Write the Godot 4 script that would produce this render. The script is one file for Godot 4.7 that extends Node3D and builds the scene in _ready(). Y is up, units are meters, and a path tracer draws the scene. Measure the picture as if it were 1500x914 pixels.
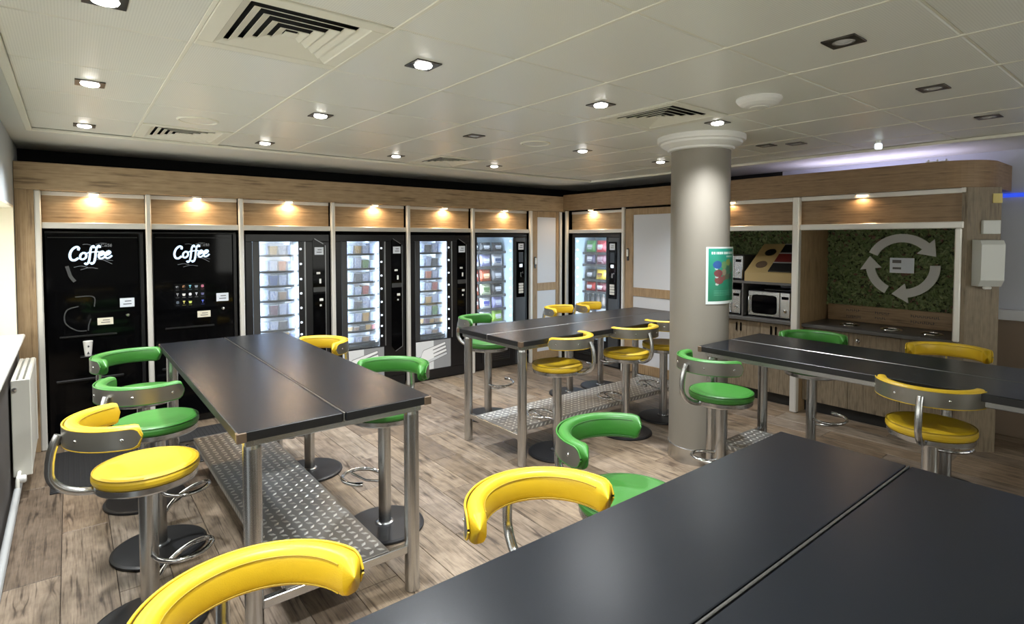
extends Node3D
# Vending-machine canteen: machines along the back wall, bar tables, swivel stools, recycling unit on the right.
# x runs along the vending wall, -z towards it, y up, metres.

const CAM_H := 1.72
const FOCAL := 815.0
const CEIL := 2.515
const ZA := -5.87      # plane of the posts along the vending wall
const XB := 5.62       # plane of the posts along the right-hand wall
const TABLE_H := 0.965

var M := {}
var used := {}
var meshes := {}

# ------------------------------------------------------------------ mesh builder
class MB:
	var v := PackedVector3Array()
	var n := PackedVector3Array()
	var u := PackedVector2Array()
	var xf := Transform3D.IDENTITY
	func t(a, b, c, na, nb, nc, ua = Vector2.ZERO, ub = Vector2.ZERO, uc = Vector2.ZERO):
		a = xf * a; b = xf * b; c = xf * c
		na = (xf.basis * na).normalized(); nb = (xf.basis * nb).normalized(); nc = (xf.basis * nc).normalized()
		if (b - a).cross(c - a).dot(na + nb + nc) > 0.0:
			var s = b; b = c; c = s
			s = nb; nb = nc; nc = s
			s = ub; ub = uc; uc = s
		v.append_array([a, b, c]); n.append_array([na, nb, nc]); u.append_array([ua, ub, uc])
	func quad(a, b, c, d, nn):
		t(a, b, c, nn, nn, nn, Vector2(0, 1), Vector2(1, 1), Vector2(1, 0))
		t(a, c, d, nn, nn, nn, Vector2(0, 1), Vector2(1, 0), Vector2(0, 0))
	func quads(a, b, c, d, na, nb, nc, nd):
		t(a, b, c, na, nb, nc); t(a, c, d, na, nc, nd)
	# box with chamfered edges
	func box(c: Vector3, s: Vector3, bev := 0.003):
		var h := s * 0.5
		var e: float = min(bev, min(h.x, min(h.y, h.z)) * 0.9)
		if e <= 0.0:
			for ax in 3:
				for sg in [-1, 1]:
					var nn := Vector3.ZERO; nn[ax] = sg
					var p := []
					for k in [[-1, -1], [1, -1], [1, 1], [-1, 1]]:
						var q := Vector3.ZERO
						q[ax] = sg * h[ax]; q[(ax + 1) % 3] = k[0] * h[(ax + 1) % 3]; q[(ax + 2) % 3] = k[1] * h[(ax + 2) % 3]
						p.append(c + q)
					quad(p[0], p[1], p[2], p[3], nn)
			return
		for ax in 3:
			var b1 := (ax + 1) % 3
			var b2 := (ax + 2) % 3
			for sg in [-1, 1]:
				var nn := Vector3.ZERO; nn[ax] = sg
				var p := []
				for k in [[-1, -1], [1, -1], [1, 1], [-1, 1]]:
					var q := Vector3.ZERO
					q[ax] = sg * h[ax]; q[b1] = k[0] * (h[b1] - e); q[b2] = k[1] * (h[b2] - e)
					p.append(c + q)
				quad(p[0], p[1], p[2], p[3], nn)
			# edges parallel to ax
			for s1 in [-1, 1]:
				for s2 in [-1, 1]:
					var nn := Vector3.ZERO; nn[b1] = s1; nn[b2] = s2
					var p := []
					for k in [[-1, 0], [1, 0], [1, 1], [-1, 1]]:
						var q := Vector3.ZERO
						q[ax] = k[0] * (h[ax] - e)
						q[b1] = s1 * (h[b1] - (e if k[1] else 0.0)); q[b2] = s2 * (h[b2] - (0.0 if k[1] else e))
						p.append(c + q)
					quad(p[0], p[1], p[2], p[3], nn.normalized())
		for s0 in [-1, 1]:
			for s1 in [-1, 1]:
				for s2 in [-1, 1]:
					var sg := Vector3(s0, s1, s2)
					var i := h - Vector3(e, e, e)
					var nn := sg.normalized()
					t(c + sg * Vector3(h.x, i.y, i.z), c + sg * Vector3(i.x, h.y, i.z), c + sg * Vector3(i.x, i.y, h.z), nn, nn, nn)
	# box given by its two corners
	func bx(a: Vector3, b: Vector3, bev := 0.003):
		box((a + b) * 0.5, (b - a).abs(), bev)
	# revolved profile of [r, y] about the y axis at c; smooth where crease is false
	func lathe(prof: Array, c := Vector3.ZERO, seg := 32):
		for i in prof.size() - 1:
			var p0 = prof[i]; var p1 = prof[i + 1]
			var d := Vector2(p1[0] - p0[0], p1[1] - p0[1])
			if d.length() < 1e-6: continue
			var nr := Vector2(d.y, -d.x).normalized()
			for k in seg:
				var a0 := TAU * k / seg; var a1 := TAU * (k + 1) / seg
				var c0 := Vector3(cos(a0), 0, sin(a0)); var c1 := Vector3(cos(a1), 0, sin(a1))
				var up := Vector3.UP
				var A = c + c0 * p0[0] + up * p0[1]; var B = c + c1 * p0[0] + up * p0[1]
				var C = c + c1 * p1[0] + up * p1[1]; var D = c + c0 * p1[0] + up * p1[1]
				var n0 := c0 * nr.x + up * nr.y; var n1 := c1 * nr.x + up * nr.y
				if p0[0] > 1e-6: t(A, B, C, n0, n1, n1)
				if p1[0] > 1e-6: t(A, C, D, n0, n1, n0)
	# round tube through points
	func tube(pts: Array, r: float, seg := 10, caps := true):
		var m := pts.size()
		var rings := []
		var side := Vector3.ZERO
		for i in m:
			var d: Vector3
			if i == 0: d = pts[1] - pts[0]
			elif i == m - 1: d = pts[m - 1] - pts[m - 2]
			else: d = (pts[i + 1] - pts[i - 1])
			d = d.normalized()
			if side == Vector3.ZERO: side = d.cross(Vector3.UP if abs(d.y) < 0.9 else Vector3.RIGHT).normalized()
			side = (side - d * side.dot(d)).normalized()
			var up := d.cross(side)
			var ring := []
			for k in seg:
				var a := TAU * k / seg
				ring.append(side * cos(a) + up * sin(a))
			rings.append(ring)
		for i in m - 1:
			for k in seg:
				var k2 := (k + 1) % seg
				quads(pts[i] + rings[i][k] * r, pts[i] + rings[i][k2] * r, pts[i + 1] + rings[i + 1][k2] * r, pts[i + 1] + rings[i + 1][k] * r, rings[i][k], rings[i][k2], rings[i + 1][k2], rings[i + 1][k])
		if caps:
			for e in [0, m - 1]:
				var nn: Vector3 = (pts[0] - pts[1]).normalized() if e == 0 else (pts[m - 1] - pts[m - 2]).normalized()
				for k in seg:
					t(pts[e], pts[e] + rings[e][k] * r, pts[e] + rings[e][(k + 1) % seg] * r, nn, nn, nn)
	# sweep of a closed 2-D section along frames [origin, side, up, scale]
	func sweep(frames: Array, sec: Array, norm: Array, caps := true):
		var m := sec.size()
		for i in frames.size() - 1:
			var f = frames[i]; var g = frames[i + 1]
			for k in m:
				var k2 := (k + 1) % m
				var a = f[0] + f[1] * sec[k].x * f[3] + f[2] * sec[k].y * f[4]
				var b = f[0] + f[1] * sec[k2].x * f[3] + f[2] * sec[k2].y * f[4]
				var c = g[0] + g[1] * sec[k2].x * g[3] + g[2] * sec[k2].y * g[4]
				var d = g[0] + g[1] * sec[k].x * g[3] + g[2] * sec[k].y * g[4]
				quads(a, b, c, d, f[1] * norm[k].x + f[2] * norm[k].y, f[1] * norm[k2].x + f[2] * norm[k2].y, g[1] * norm[k2].x + g[2] * norm[k2].y, g[1] * norm[k].x + g[2] * norm[k].y)
		if caps:
			for e in [0, frames.size() - 1]:
				var f = frames[e]
				var nn: Vector3 = f[1].cross(f[2]).normalized()
				var o = frames[1][0] - frames[0][0] if e == 0 else frames[e - 1][0] - frames[e][0]
				if nn.dot(o) > 0: nn = -nn
				for k in m:
					var k2 := (k + 1) % m
					t(f[0], f[0] + f[1] * sec[k].x * f[3] + f[2] * sec[k].y * f[4], f[0] + f[1] * sec[k2].x * f[3] + f[2] * sec[k2].y * f[4], nn, nn, nn)
	# flat polygon in the local xy plane, extruded from z0 to z1
	func prism(poly: PackedVector2Array, z0: float, z1: float):
		var idx := Geometry2D.triangulate_polygon(poly)
		for i in range(0, idx.size(), 3):
			for z in [[z0, -1], [z1, 1]]:
				var nn := Vector3(0, 0, z[1])
				var p := []
				for k in 3: p.append(Vector3(poly[idx[i + k]].x, poly[idx[i + k]].y, z[0]))
				t(p[0], p[1], p[2], nn, nn, nn)
		var cw := 1.0 if Geometry2D.is_polygon_clockwise(poly) else -1.0
		for i in poly.size():
			var a := poly[i]; var b := poly[(i + 1) % poly.size()]
			var d := (b - a).normalized()
			var nn := Vector3(-d.y, d.x, 0) * cw
			quad(Vector3(a.x, a.y, z0), Vector3(b.x, b.y, z0), Vector3(b.x, b.y, z1), Vector3(a.x, a.y, z1), nn)
	func disc(c: Vector3, r: float, nn: Vector3, seg := 24):
		var s := nn.cross(Vector3.UP if abs(nn.y) < 0.9 else Vector3.RIGHT).normalized()
		var w := nn.cross(s)
		for k in seg:
			var a := TAU * k / seg; var b := TAU * (k + 1) / seg
			t(c, c + (s * cos(a) + w * sin(a)) * r, c + (s * cos(b) + w * sin(b)) * r, nn, nn, nn)
	func mesh() -> ArrayMesh:
		var arr := []
		arr.resize(Mesh.ARRAY_MAX)
		arr[Mesh.ARRAY_VERTEX] = v; arr[Mesh.ARRAY_NORMAL] = n; arr[Mesh.ARRAY_TEX_UV] = u
		var am := ArrayMesh.new()
		am.add_surface_from_arrays(Mesh.PRIMITIVE_TRIANGLES, arr)
		return am

# ------------------------------------------------------------------ scene helpers
func numbered(called: String) -> String:
	if not used.has(called):
		used[called] = 0
		return called
	used[called] += 1
	return "%s_%03d" % [called, used[called]]

func obj(called: String, b, m: Material, parent: Node = self) -> MeshInstance3D:
	var o := MeshInstance3D.new()
	o.name = numbered(called) if parent == self else called
	o.mesh = b.mesh() if b is MB else b
	o.material_override = m
	parent.add_child(o, true)
	return o

func thing(called: String, label: String, category: String, at := Vector3.ZERO, turn := 0.0, group := "") -> Node3D:
	var o := Node3D.new()
	o.name = numbered(called)
	add_child(o)
	o.position = at; o.rotation.y = turn
	tag(o, label, category, group)
	return o

func tag(o: Node, label: String, category: String, group := ""):
	o.set_meta("label", label); o.set_meta("category", category)
	if group: o.set_meta("group", group)

func struct_node(called: String) -> Node3D:
	var o := Node3D.new()
	o.name = called
	add_child(o)
	o.set_meta("kind", "structure")
	return o

func struct_mesh(called: String, b: MB, m: Material) -> MeshInstance3D:
	var o := obj(called, b, m)
	o.set_meta("kind", "structure")
	return o

func col(r, g, b) -> Color: return Color(r / 255.0, g / 255.0, b / 255.0)

func mk(key: String, c: Color, rough := 0.6, metal := 0.0) -> StandardMaterial3D:
	var m := StandardMaterial3D.new()
	m.albedo_color = c; m.roughness = rough; m.metallic = metal
	M[key] = m
	return m

func glow(key: String, c: Color, e: float) -> StandardMaterial3D:
	var m := mk(key, c, 0.5)
	m.emission_enabled = true; m.emission = c; m.emission_energy_multiplier = e
	return m

func img_tex(w: int, h: int, f: Callable, mips := true) -> ImageTexture:
	var d := PackedByteArray()
	d.resize(w * h * 3)
	var i := 0
	for y in h:
		for x in w:
			var c: Color = f.call(x, y)
			d[i] = int(clamp(c.r, 0, 1) * 255); d[i + 1] = int(clamp(c.g, 0, 1) * 255); d[i + 2] = int(clamp(c.b, 0, 1) * 255)
			i += 3
	var im := Image.create_from_data(w, h, false, Image.FORMAT_RGB8, d)
	if mips: im.generate_mipmaps()
	return ImageTexture.create_from_image(im)

# wood: grain along u, mirrored so that it repeats without a seam
func wood_tex(seed: int, lo: Color, mid: Color, hi: Color, knots: int, streak: float, along_v := false) -> ImageTexture:
	var W := 512; var H := 256
	var n1 := FastNoiseLite.new(); n1.seed = seed; n1.frequency = 1.0; n1.fractal_octaves = 4
	var n2 := FastNoiseLite.new(); n2.seed = seed + 7; n2.frequency = 1.0; n2.fractal_octaves = 3
	var rng := RandomNumberGenerator.new(); rng.seed = seed
	var kn := []
	for k in knots: kn.append([rng.randf() * W, rng.randf() * H, 3.0 + rng.randf() * 5.0])
	var vals := PackedFloat32Array(); vals.resize(W * H)
	for y in H:
		for x in W:
			var yy := float(y)
			var dark := 0.0
			for k in kn:
				var dx: float = (x - k[0]) / 4.0; var dy: float = y - k[1]
				var q: float = (dx * dx + dy * dy) / (k[2] * k[2])
				if q < 16.0:
					yy += k[2] * 1.4 * exp(-q * 0.35) * (1.0 if dy >= 0 else -1.0)
					dark += 0.5 * exp(-q * 1.1)
			var fine := n1.get_noise_2d(x * 0.014, yy * 0.30)
			var broad := n2.get_noise_2d(x * 0.0055 + 31.0, yy * 0.045)
			var blot := n2.get_noise_2d(x * 0.022 + 90.0, yy * 0.028 + 40.0)
			var t := 0.55 + fine * 0.24 + broad * 0.24 + blot * 0.16 - dark
			t -= streak * max(0.0, n1.get_noise_2d(x * 0.0035 + 55.0, yy * 0.12 + 11.0) - 0.18) * 2.4
			vals[y * W + x] = t
	var f := func(px, py):
		var x: int = py if along_v else px
		var y: int = px if along_v else py
		if x >= W: x = 2 * W - 1 - x
		if y >= H: y = 2 * H - 1 - y
		var t: float = clamp(vals[y * W + x], 0.0, 1.0)
		return lo.lerp(mid, t * 2.0) if t < 0.5 else mid.lerp(hi, t * 2.0 - 1.0)
	if along_v: return img_tex(H * 2, W * 2, f)
	return img_tex(W * 2, H * 2, f)

func noise_tex(seed: int, freq: float, lo: Color, hi: Color, size := 256, oct := 3, normal := false, bump := 2.0) -> NoiseTexture2D:
	var nt := NoiseTexture2D.new()
	nt.width = size; nt.height = size; nt.seamless = true
	var n := FastNoiseLite.new(); n.seed = seed; n.frequency = freq; n.fractal_octaves = oct
	nt.noise = n
	if normal:
		nt.as_normal_map = true; nt.bump_strength = bump
	else:
		var g := Gradient.new()
		g.set_color(0, lo); g.set_color(1, hi)
		nt.color_ramp = g
	return nt

func wooden(key: String, tex: Texture2D, scale: Vector3, tint: Color, rough: float, off := Vector3.ZERO):
	var m := mk(key, tint, rough)
	m.albedo_texture = tex
	m.uv1_triplanar = true; m.uv1_world_triplanar = true
	m.uv1_scale = scale; m.uv1_offset = off
	m.uv1_triplanar_sharpness = 8.0
	return m

func make_materials():
	var oak := wood_tex(11, col(116, 95, 70), col(160, 136, 104), col(186, 163, 130), 9, 0.25)
	var oak_v := wood_tex(11, col(116, 95, 70), col(160, 136, 104), col(186, 163, 130), 9, 0.25, true)
	wooden("oak", oak, Vector3(0.30, 1.6, 0.30), Color(1, 1, 1), 0.5)
	wooden("oak_deep", oak, Vector3(0.34, 2.1, 0.34), Color(0.88, 0.84, 0.80), 0.5, Vector3(0.3, 0.4, 0.2))
	wooden("oak_v", oak_v, Vector3(1.6, 0.30, 1.6), Color(0.98, 0.96, 0.93), 0.5)
	var ash_v := wood_tex(37, col(84, 72, 58), col(136, 121, 100), col(162, 147, 124), 7, 0.3, true)
	wooden("oak_grey", ash_v, Vector3(1.9, 0.4, 1.9), Color(0.95, 0.95, 0.94), 0.55, Vector3(0.2, 0.1, 0.5))
	var floor_t := wood_tex(23, col(68, 58, 49), col(130, 117, 102), col(171, 158, 141), 7, 0.4, true)
	var tints := [Color(1, 1, 1), Color(0.88, 0.86, 0.84), Color(1.0, 0.97, 0.92), Color(0.8, 0.77, 0.74), Color(0.95, 0.94, 0.94), Color(1.0, 0.98, 0.95), Color(0.85, 0.82, 0.78), Color(0.96, 0.92, 0.87)]
	for i in 8:
		wooden("plank_%d" % i, floor_t, Vector3(0.85, 0.85, 0.42), tints[i], 0.42, Vector3(0.137 * i, 0.0, 0.231 * i))
	mk("joint", col(58, 48, 40), 0.9)
	mk("plaster", col(206, 206, 198), 0.85)
	mk("plaster_grey", col(172, 178, 180), 0.85)
	mk("cream", col(232, 224, 200), 0.8)
	mk("dark_lower_wall", col(74, 70, 66), 0.8)
	mk("pipe_grey", col(168, 170, 168), 0.5)
	mk("black_paint", col(14, 13, 13), 0.9)
	# ceiling tile: lacquered metal with a fine punched pattern
	var dots := func(x, y):
		var dx := fmod(float(x), 8.0) - 3.5; var dy := fmod(float(y), 8.0) - 3.5
		return Color(0.92, 0.92, 0.92) if dx * dx + dy * dy < 3.2 else Color(1, 1, 1)
	var ct := mk("tile", col(226, 226, 216), 0.34)
	ct.albedo_texture = img_tex(64, 64, dots)
	ct.uv1_triplanar = true; ct.uv1_world_triplanar = true; ct.uv1_scale = Vector3(14, 14, 14)
	mk("tee", col(224, 221, 205), 0.5)
	mk("vent_white", col(222, 219, 203), 0.5)
	mk("vent_shade", col(22, 21, 20), 0.9)
	mk("bezel", col(86, 84, 80), 0.3, 0.85)
	glow("lamp_on", Color(1.0, 0.98, 0.95), 26.0)
	mk("lamp_off", col(190, 190, 188), 0.25)
	glow("puck_on", Color(1.0, 0.86, 0.68), 14.0)
	# metals
	mk("steel", col(194, 195, 195), 0.27, 1.0)
	mk("seam", col(128, 127, 124), 0.35, 0.9)
	mk("chrome", col(222, 222, 222), 0.1, 1.0)
	mk("alu", col(218, 215, 207), 0.38, 0.25)
	mk("band", col(150, 147, 140), 0.36, 0.9)
	mk("plate", col(170, 169, 166), 0.46, 0.8)
	mk("lug", col(236, 235, 230), 0.36, 0.5)
	mk("brass", col(108, 90, 72), 0.45, 0.35)
	# table laminate
	var tt := mk("laminate", col(19, 24, 31), 0.27)
	tt.albedo_texture = noise_tex(3, 0.35, Color(0.82, 0.82, 0.82), Color(1, 1, 1), 256, 2)
	tt.normal_enabled = true; tt.normal_texture = noise_tex(5, 0.3, Color.BLACK, Color.WHITE, 256, 2, true, 1.2); tt.normal_scale = 0.25
	tt.uv1_triplanar = true; tt.uv1_world_triplanar = true; tt.uv1_scale = Vector3(5, 5, 5)
	mk("table_edge", col(19, 19, 20), 0.45)
	mk("base_black", col(27, 27, 29), 0.42)
	# vinyl
	for c in [["yellow", col(206, 172, 36)], ["green", col(58, 122, 47)]]:
		var vm := mk("vinyl_" + c[0], c[1], 0.4)
		vm.normal_enabled = true; vm.normal_texture = noise_tex(9, 0.12, Color.BLACK, Color.WHITE, 256, 3, true, 1.5); vm.normal_scale = 0.3
		vm.uv1_triplanar = true; vm.uv1_scale = Vector3(7, 7, 7)
		mk("piping_" + c[0], c[1].darkened(0.22), 0.45)
	# machines
	mk("gloss_black", col(5, 5, 6), 0.06).metallic_specular = 0.28
	mk("body_black", col(13, 13, 14), 0.35)
	mk("satin_black", col(20, 20, 22), 0.3)
	mk("graphite", col(74, 75, 76), 0.35, 0.4)
	mk("silver_strip", col(150, 152, 154), 0.3, 0.7)
	mk("inner_white", col(236, 240, 246), 0.5)
	mk("inner_blue", col(196, 212, 226), 0.5)
	glow("led_cool", Color(0.84, 0.92, 1.0), 9.0)
	glow("logo_glow", Color(0.80, 0.90, 1.0), 0.75)
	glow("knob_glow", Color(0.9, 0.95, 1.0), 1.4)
	mk("logo_faint", col(120, 124, 130), 0.4)
	mk("sticker", col(214, 220, 228), 0.5)
	mk("sticker_cream", col(222, 216, 196), 0.5)
	mk("ink", col(40, 44, 52), 0.6)
	mk("key_white", col(226, 226, 220), 0.4)
	var gl := mk("glass", Color(0.92, 0.97, 1.0, 0.06), 0.02)
	gl.transparency = BaseMaterial3D.TRANSPARENCY_ALPHA
	var cl := mk("clear", Color(0.9, 0.95, 1.0, 0.16), 0.06)
	cl.transparency = BaseMaterial3D.TRANSPARENCY_ALPHA
	mk("white_board", col(206, 208, 212), 0.35)
	mk("white_gloss", col(228, 227, 221), 0.35)
	mk("radiator", col(226, 224, 212), 0.35)
	mk("column", col(136, 130, 119), 0.5)
	mk("worktop", col(86, 84, 82), 0.4)
	mk("kick", col(34, 34, 33), 0.5)
	mk("arrow", col(198, 198, 193), 0.5)
	mk("mat_black", col(20, 20, 21), 0.85)
	mk("soil", col(58, 62, 44), 0.95)
	mk("bamboo", col(160, 138, 92), 0.5)
	mk("box_black", col(24, 24, 24), 0.4)
	mk("box_red", col(96, 26, 22), 0.5)
	mk("dispenser", col(200, 202, 196), 0.35)
	mk("amber", col(214, 196, 120), 0.5)
	glow("violet_led", Color(0.9, 0.89, 1.0), 3.0)
	glow("blue_flare", Color(0.22, 0.36, 1.0), 0.6)
	mk("wall_right_white", col(186, 190, 200), 0.8)
	mk("wainscot", col(128, 112, 96), 0.7)

# ------------------------------------------------------------------ lights
func spot(at: Vector3, e: float, ang: float, c: Color, size := 0.04, dir := Vector3.DOWN, parent: Node = self):
	var l := SpotLight3D.new()
	l.name = "spot_light"
	parent.add_child(l, true)
	l.position = at
	l.light_energy = e; l.light_color = c; l.spot_angle = ang; l.spot_range = 12.0; l.spot_attenuation = 2.0; l.spot_angle_attenuation = 1.5
	l.light_size = size; l.shadow_enabled = true
	if dir == Vector3.DOWN: l.rotation.x = -PI / 2
	elif dir == Vector3.UP: l.rotation.x = PI / 2
	return l

func area(at: Vector3, size: Vector2, e: float, c: Color, rot: Vector3, parent: Node = self):
	var l := AreaLight3D.new()
	l.name = "area_light"
	parent.add_child(l, true)
	l.position = at; l.rotation = rot
	l.area_size = size
	l.light_energy = e; l.light_color = c; l.area_range = 8.0; l.shadow_enabled = true
	return l

# ------------------------------------------------------------------ structure
func build_floor():
	var fl := struct_node("floor")
	var b := MB.new()
	b.bx(Vector3(-0.6, -0.2, -6.6), Vector3(7.0, -0.008, 2.6), 0)
	obj("subfloor", b, M.joint, fl)
	var rng := RandomNumberGenerator.new(); rng.seed = 5
	var pw := 0.225
	var cache := {}
	for i in 31:
		var x0 := -0.52 + pw * i
		var z := 2.4 - 1.38 * fmod(i * 0.37, 1.0)
		while z > -6.4:
			var z1: float = max(z - 1.38, -6.45)
			var ln: float = round((z - z1) * 1000.0) / 1000.0
			if ln > 0.05:
				if not cache.has(ln):
					var p := MB.new()
					p.box(Vector3(0, -0.006, 0), Vector3(pw - 0.003, 0.012, ln - 0.003), 0.0016)
					cache[ln] = p.mesh()
				var o := obj("plank", cache[ln], M["plank_%d" % rng.randi_range(0, 7)], fl)
				o.position = Vector3(x0 + pw / 2, 0, (z + z1) / 2)
			z -= 1.38

func build_ceiling():
	var ce := struct_node("ceiling")
	var b := MB.new()
	b.bx(Vector3(-0.6, 2.62, -6.6), Vector3(7.0, 2.75, 2.6), 0)
	obj("slab", b, M.plaster, ce)
	b = MB.new()   # plain plaster margin round the tiled field
	b.bx(Vector3(-0.6, 2.503, -6.45), Vector3(7.0, 2.6, -5.235), 0.002)
	b.bx(Vector3(-0.6, 2.503, -5.235), Vector3(-0.215, 2.6, 2.6), 0.002)
	b.bx(Vector3(5.53, 2.503, -5.235), Vector3(7.0, 2.6, 2.6), 0.002)
	obj("margin", b, M.plaster, ce)
	b = MB.new()   # edge trim of the tiled field
	b.bx(Vector3(-0.225, 2.492, -5.24), Vector3(5.54, 2.512, -5.205), 0.003)
	b.bx(Vector3(-0.225, 2.492, -5.24), Vector3(-0.19, 2.512, 2.6), 0.003)
	b.bx(Vector3(5.50, 2.488, -5.24), Vector3(5.545, 2.512, 2.6), 0.003)
	obj("edge_trim", b, M.tee, ce)
	var xs := [-0.2, 0.40, 0.985, 1.57, 2.155, 2.74, 3.325, 3.91, 4.495, 5.08, 5.52]
	var zs := []
	for k in 12: zs.append(-5.21 + 0.655 * k)
	var vents := [[1, 4], [1, 0], [5, 4], [5, 0]]
	var cache := {}
	for i in xs.size() - 1:
		for j in zs.size() - 1:
			if [i, j] in vents: continue
			var w: float = snapped(xs[i + 1] - xs[i], 0.001)
			if not cache.has(w):
				var t := MB.new()
				t.box(Vector3(0, 0.01, 0), Vector3(w - 0.012, 0.02, 0.655 - 0.012), 0.004)
				cache[w] = t.mesh()
			var o := obj("tile", cache[w], M.tile, ce)
			o.position = Vector3((xs[i] + xs[i + 1]) / 2, CEIL, (zs[j] + zs[j + 1]) / 2)
	var tb := MB.new()
	tb.box(Vector3.ZERO, Vector3(0.017, 0.008, 7.25), 0.002)
	var tm := tb.mesh()
	for i in range(1, xs.size() - 1):
		var o := obj("tee_bar", tm, M.tee, ce)
		o.position = Vector3(xs[i], CEIL + 0.0015, -1.6)
	tb = MB.new()
	tb.box(Vector3.ZERO, Vector3(5.7, 0.006, 0.012), 0.002)
	tm = tb.mesh()
	for j in range(1, zs.size() - 1):
		var o := obj("tee_bar", tm, M.tee, ce)
		o.position = Vector3(2.66, CEIL + 0.006, zs[j])
	var names := ["square ceiling air vent above the black table facing the coffee machines", "square ceiling air vent in front of the first coffee machine", "square ceiling air vent beside the round column", "square ceiling air vent in front of the lit snack machines"]
	for k in vents.size():
		var c = vents[k]
		air_vent(Vector3((xs[c[0]] + xs[c[0] + 1]) / 2, CEIL, (zs[c[1]] + zs[c[1] + 1]) / 2), 0.585, 0.655, names[k])

func air_vent(at: Vector3, w: float, d: float, label: String):
	var t := thing("air_vent", label, "air vent", at, 0.0, "square ceiling air vents")
	var b := MB.new()
	var fw := 0.07
	b.bx(Vector3(-w / 2 + 0.01, -0.004, -d / 2 + 0.01), Vector3(w / 2 - 0.01, 0.016, -d / 2 + fw), 0.003)
	b.bx(Vector3(-w / 2 + 0.01, -0.004, d / 2 - fw), Vector3(w / 2 - 0.01, 0.016, d / 2 - 0.01), 0.003)
	b.bx(Vector3(-w / 2 + 0.01, -0.004, -d / 2 + fw), Vector3(-w / 2 + fw, 0.016, d / 2 - fw), 0.003)
	b.bx(Vector3(w / 2 - fw, -0.004, -d / 2 + fw), Vector3(w / 2 - 0.01, 0.016, d / 2 - fw), 0.003)
	obj("frame", b, M.vent_white, t)
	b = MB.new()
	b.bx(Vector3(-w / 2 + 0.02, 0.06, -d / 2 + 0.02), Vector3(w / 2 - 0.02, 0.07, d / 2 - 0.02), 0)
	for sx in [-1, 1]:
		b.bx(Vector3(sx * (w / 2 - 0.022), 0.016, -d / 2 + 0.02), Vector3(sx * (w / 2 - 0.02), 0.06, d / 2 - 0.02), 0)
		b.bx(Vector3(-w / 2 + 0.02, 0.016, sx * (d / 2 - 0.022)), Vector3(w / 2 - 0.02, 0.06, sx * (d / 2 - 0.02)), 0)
	obj("plenum", b, M.vent_shade, t)  # dark box added so the gaps between louvres look shaded
	# nested square louvres, each a sloping ring
	for k in 5:
		var f := 1.0 - k * 0.19
		var hx := (w / 2 - fw) * f; var hz := (d / 2 - fw) * f
		var g := 0.029
		var ring := MB.new()
		for s in 4:
			var a := [Vector2(-1, -1), Vector2(1, -1), Vector2(1, 1), Vector2(-1, 1)]
			var p: Vector2 = a[s]; var q: Vector2 = a[(s + 1) % 4]
			var o0 := Vector3(p.x * hx, 0.0, p.y * hz); var o1 := Vector3(q.x * hx, 0.0, q.y * hz)
			var i0 := Vector3(p.x * (hx - g), 0.011, p.y * (hz - g)); var i1 := Vector3(q.x * (hx - g), 0.011, q.y * (hz - g))
			var nn := (o1 - o0).cross(i0 - o0).normalized()
			if nn.y > 0: nn = -nn
			var up := Vector3(0, 0.003, 0)
			ring.quad(o0, o1, i1, i0, nn); ring.quad(o0 + up, o1 + up, i1 + up, i0 + up, -nn)
			ring.quad(o0, o1, o1 + up, o0 + up, Vector3(p.x + q.x, 0, p.y + q.y).normalized())
		obj("louvre", ring, M.vent_white, t)
	b = MB.new()
	b.box(Vector3(0, 0.004, 0), Vector3(0.05, 0.004, 0.05), 0.001)
	obj("centre_plate", b, M.vent_white, t)

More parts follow.
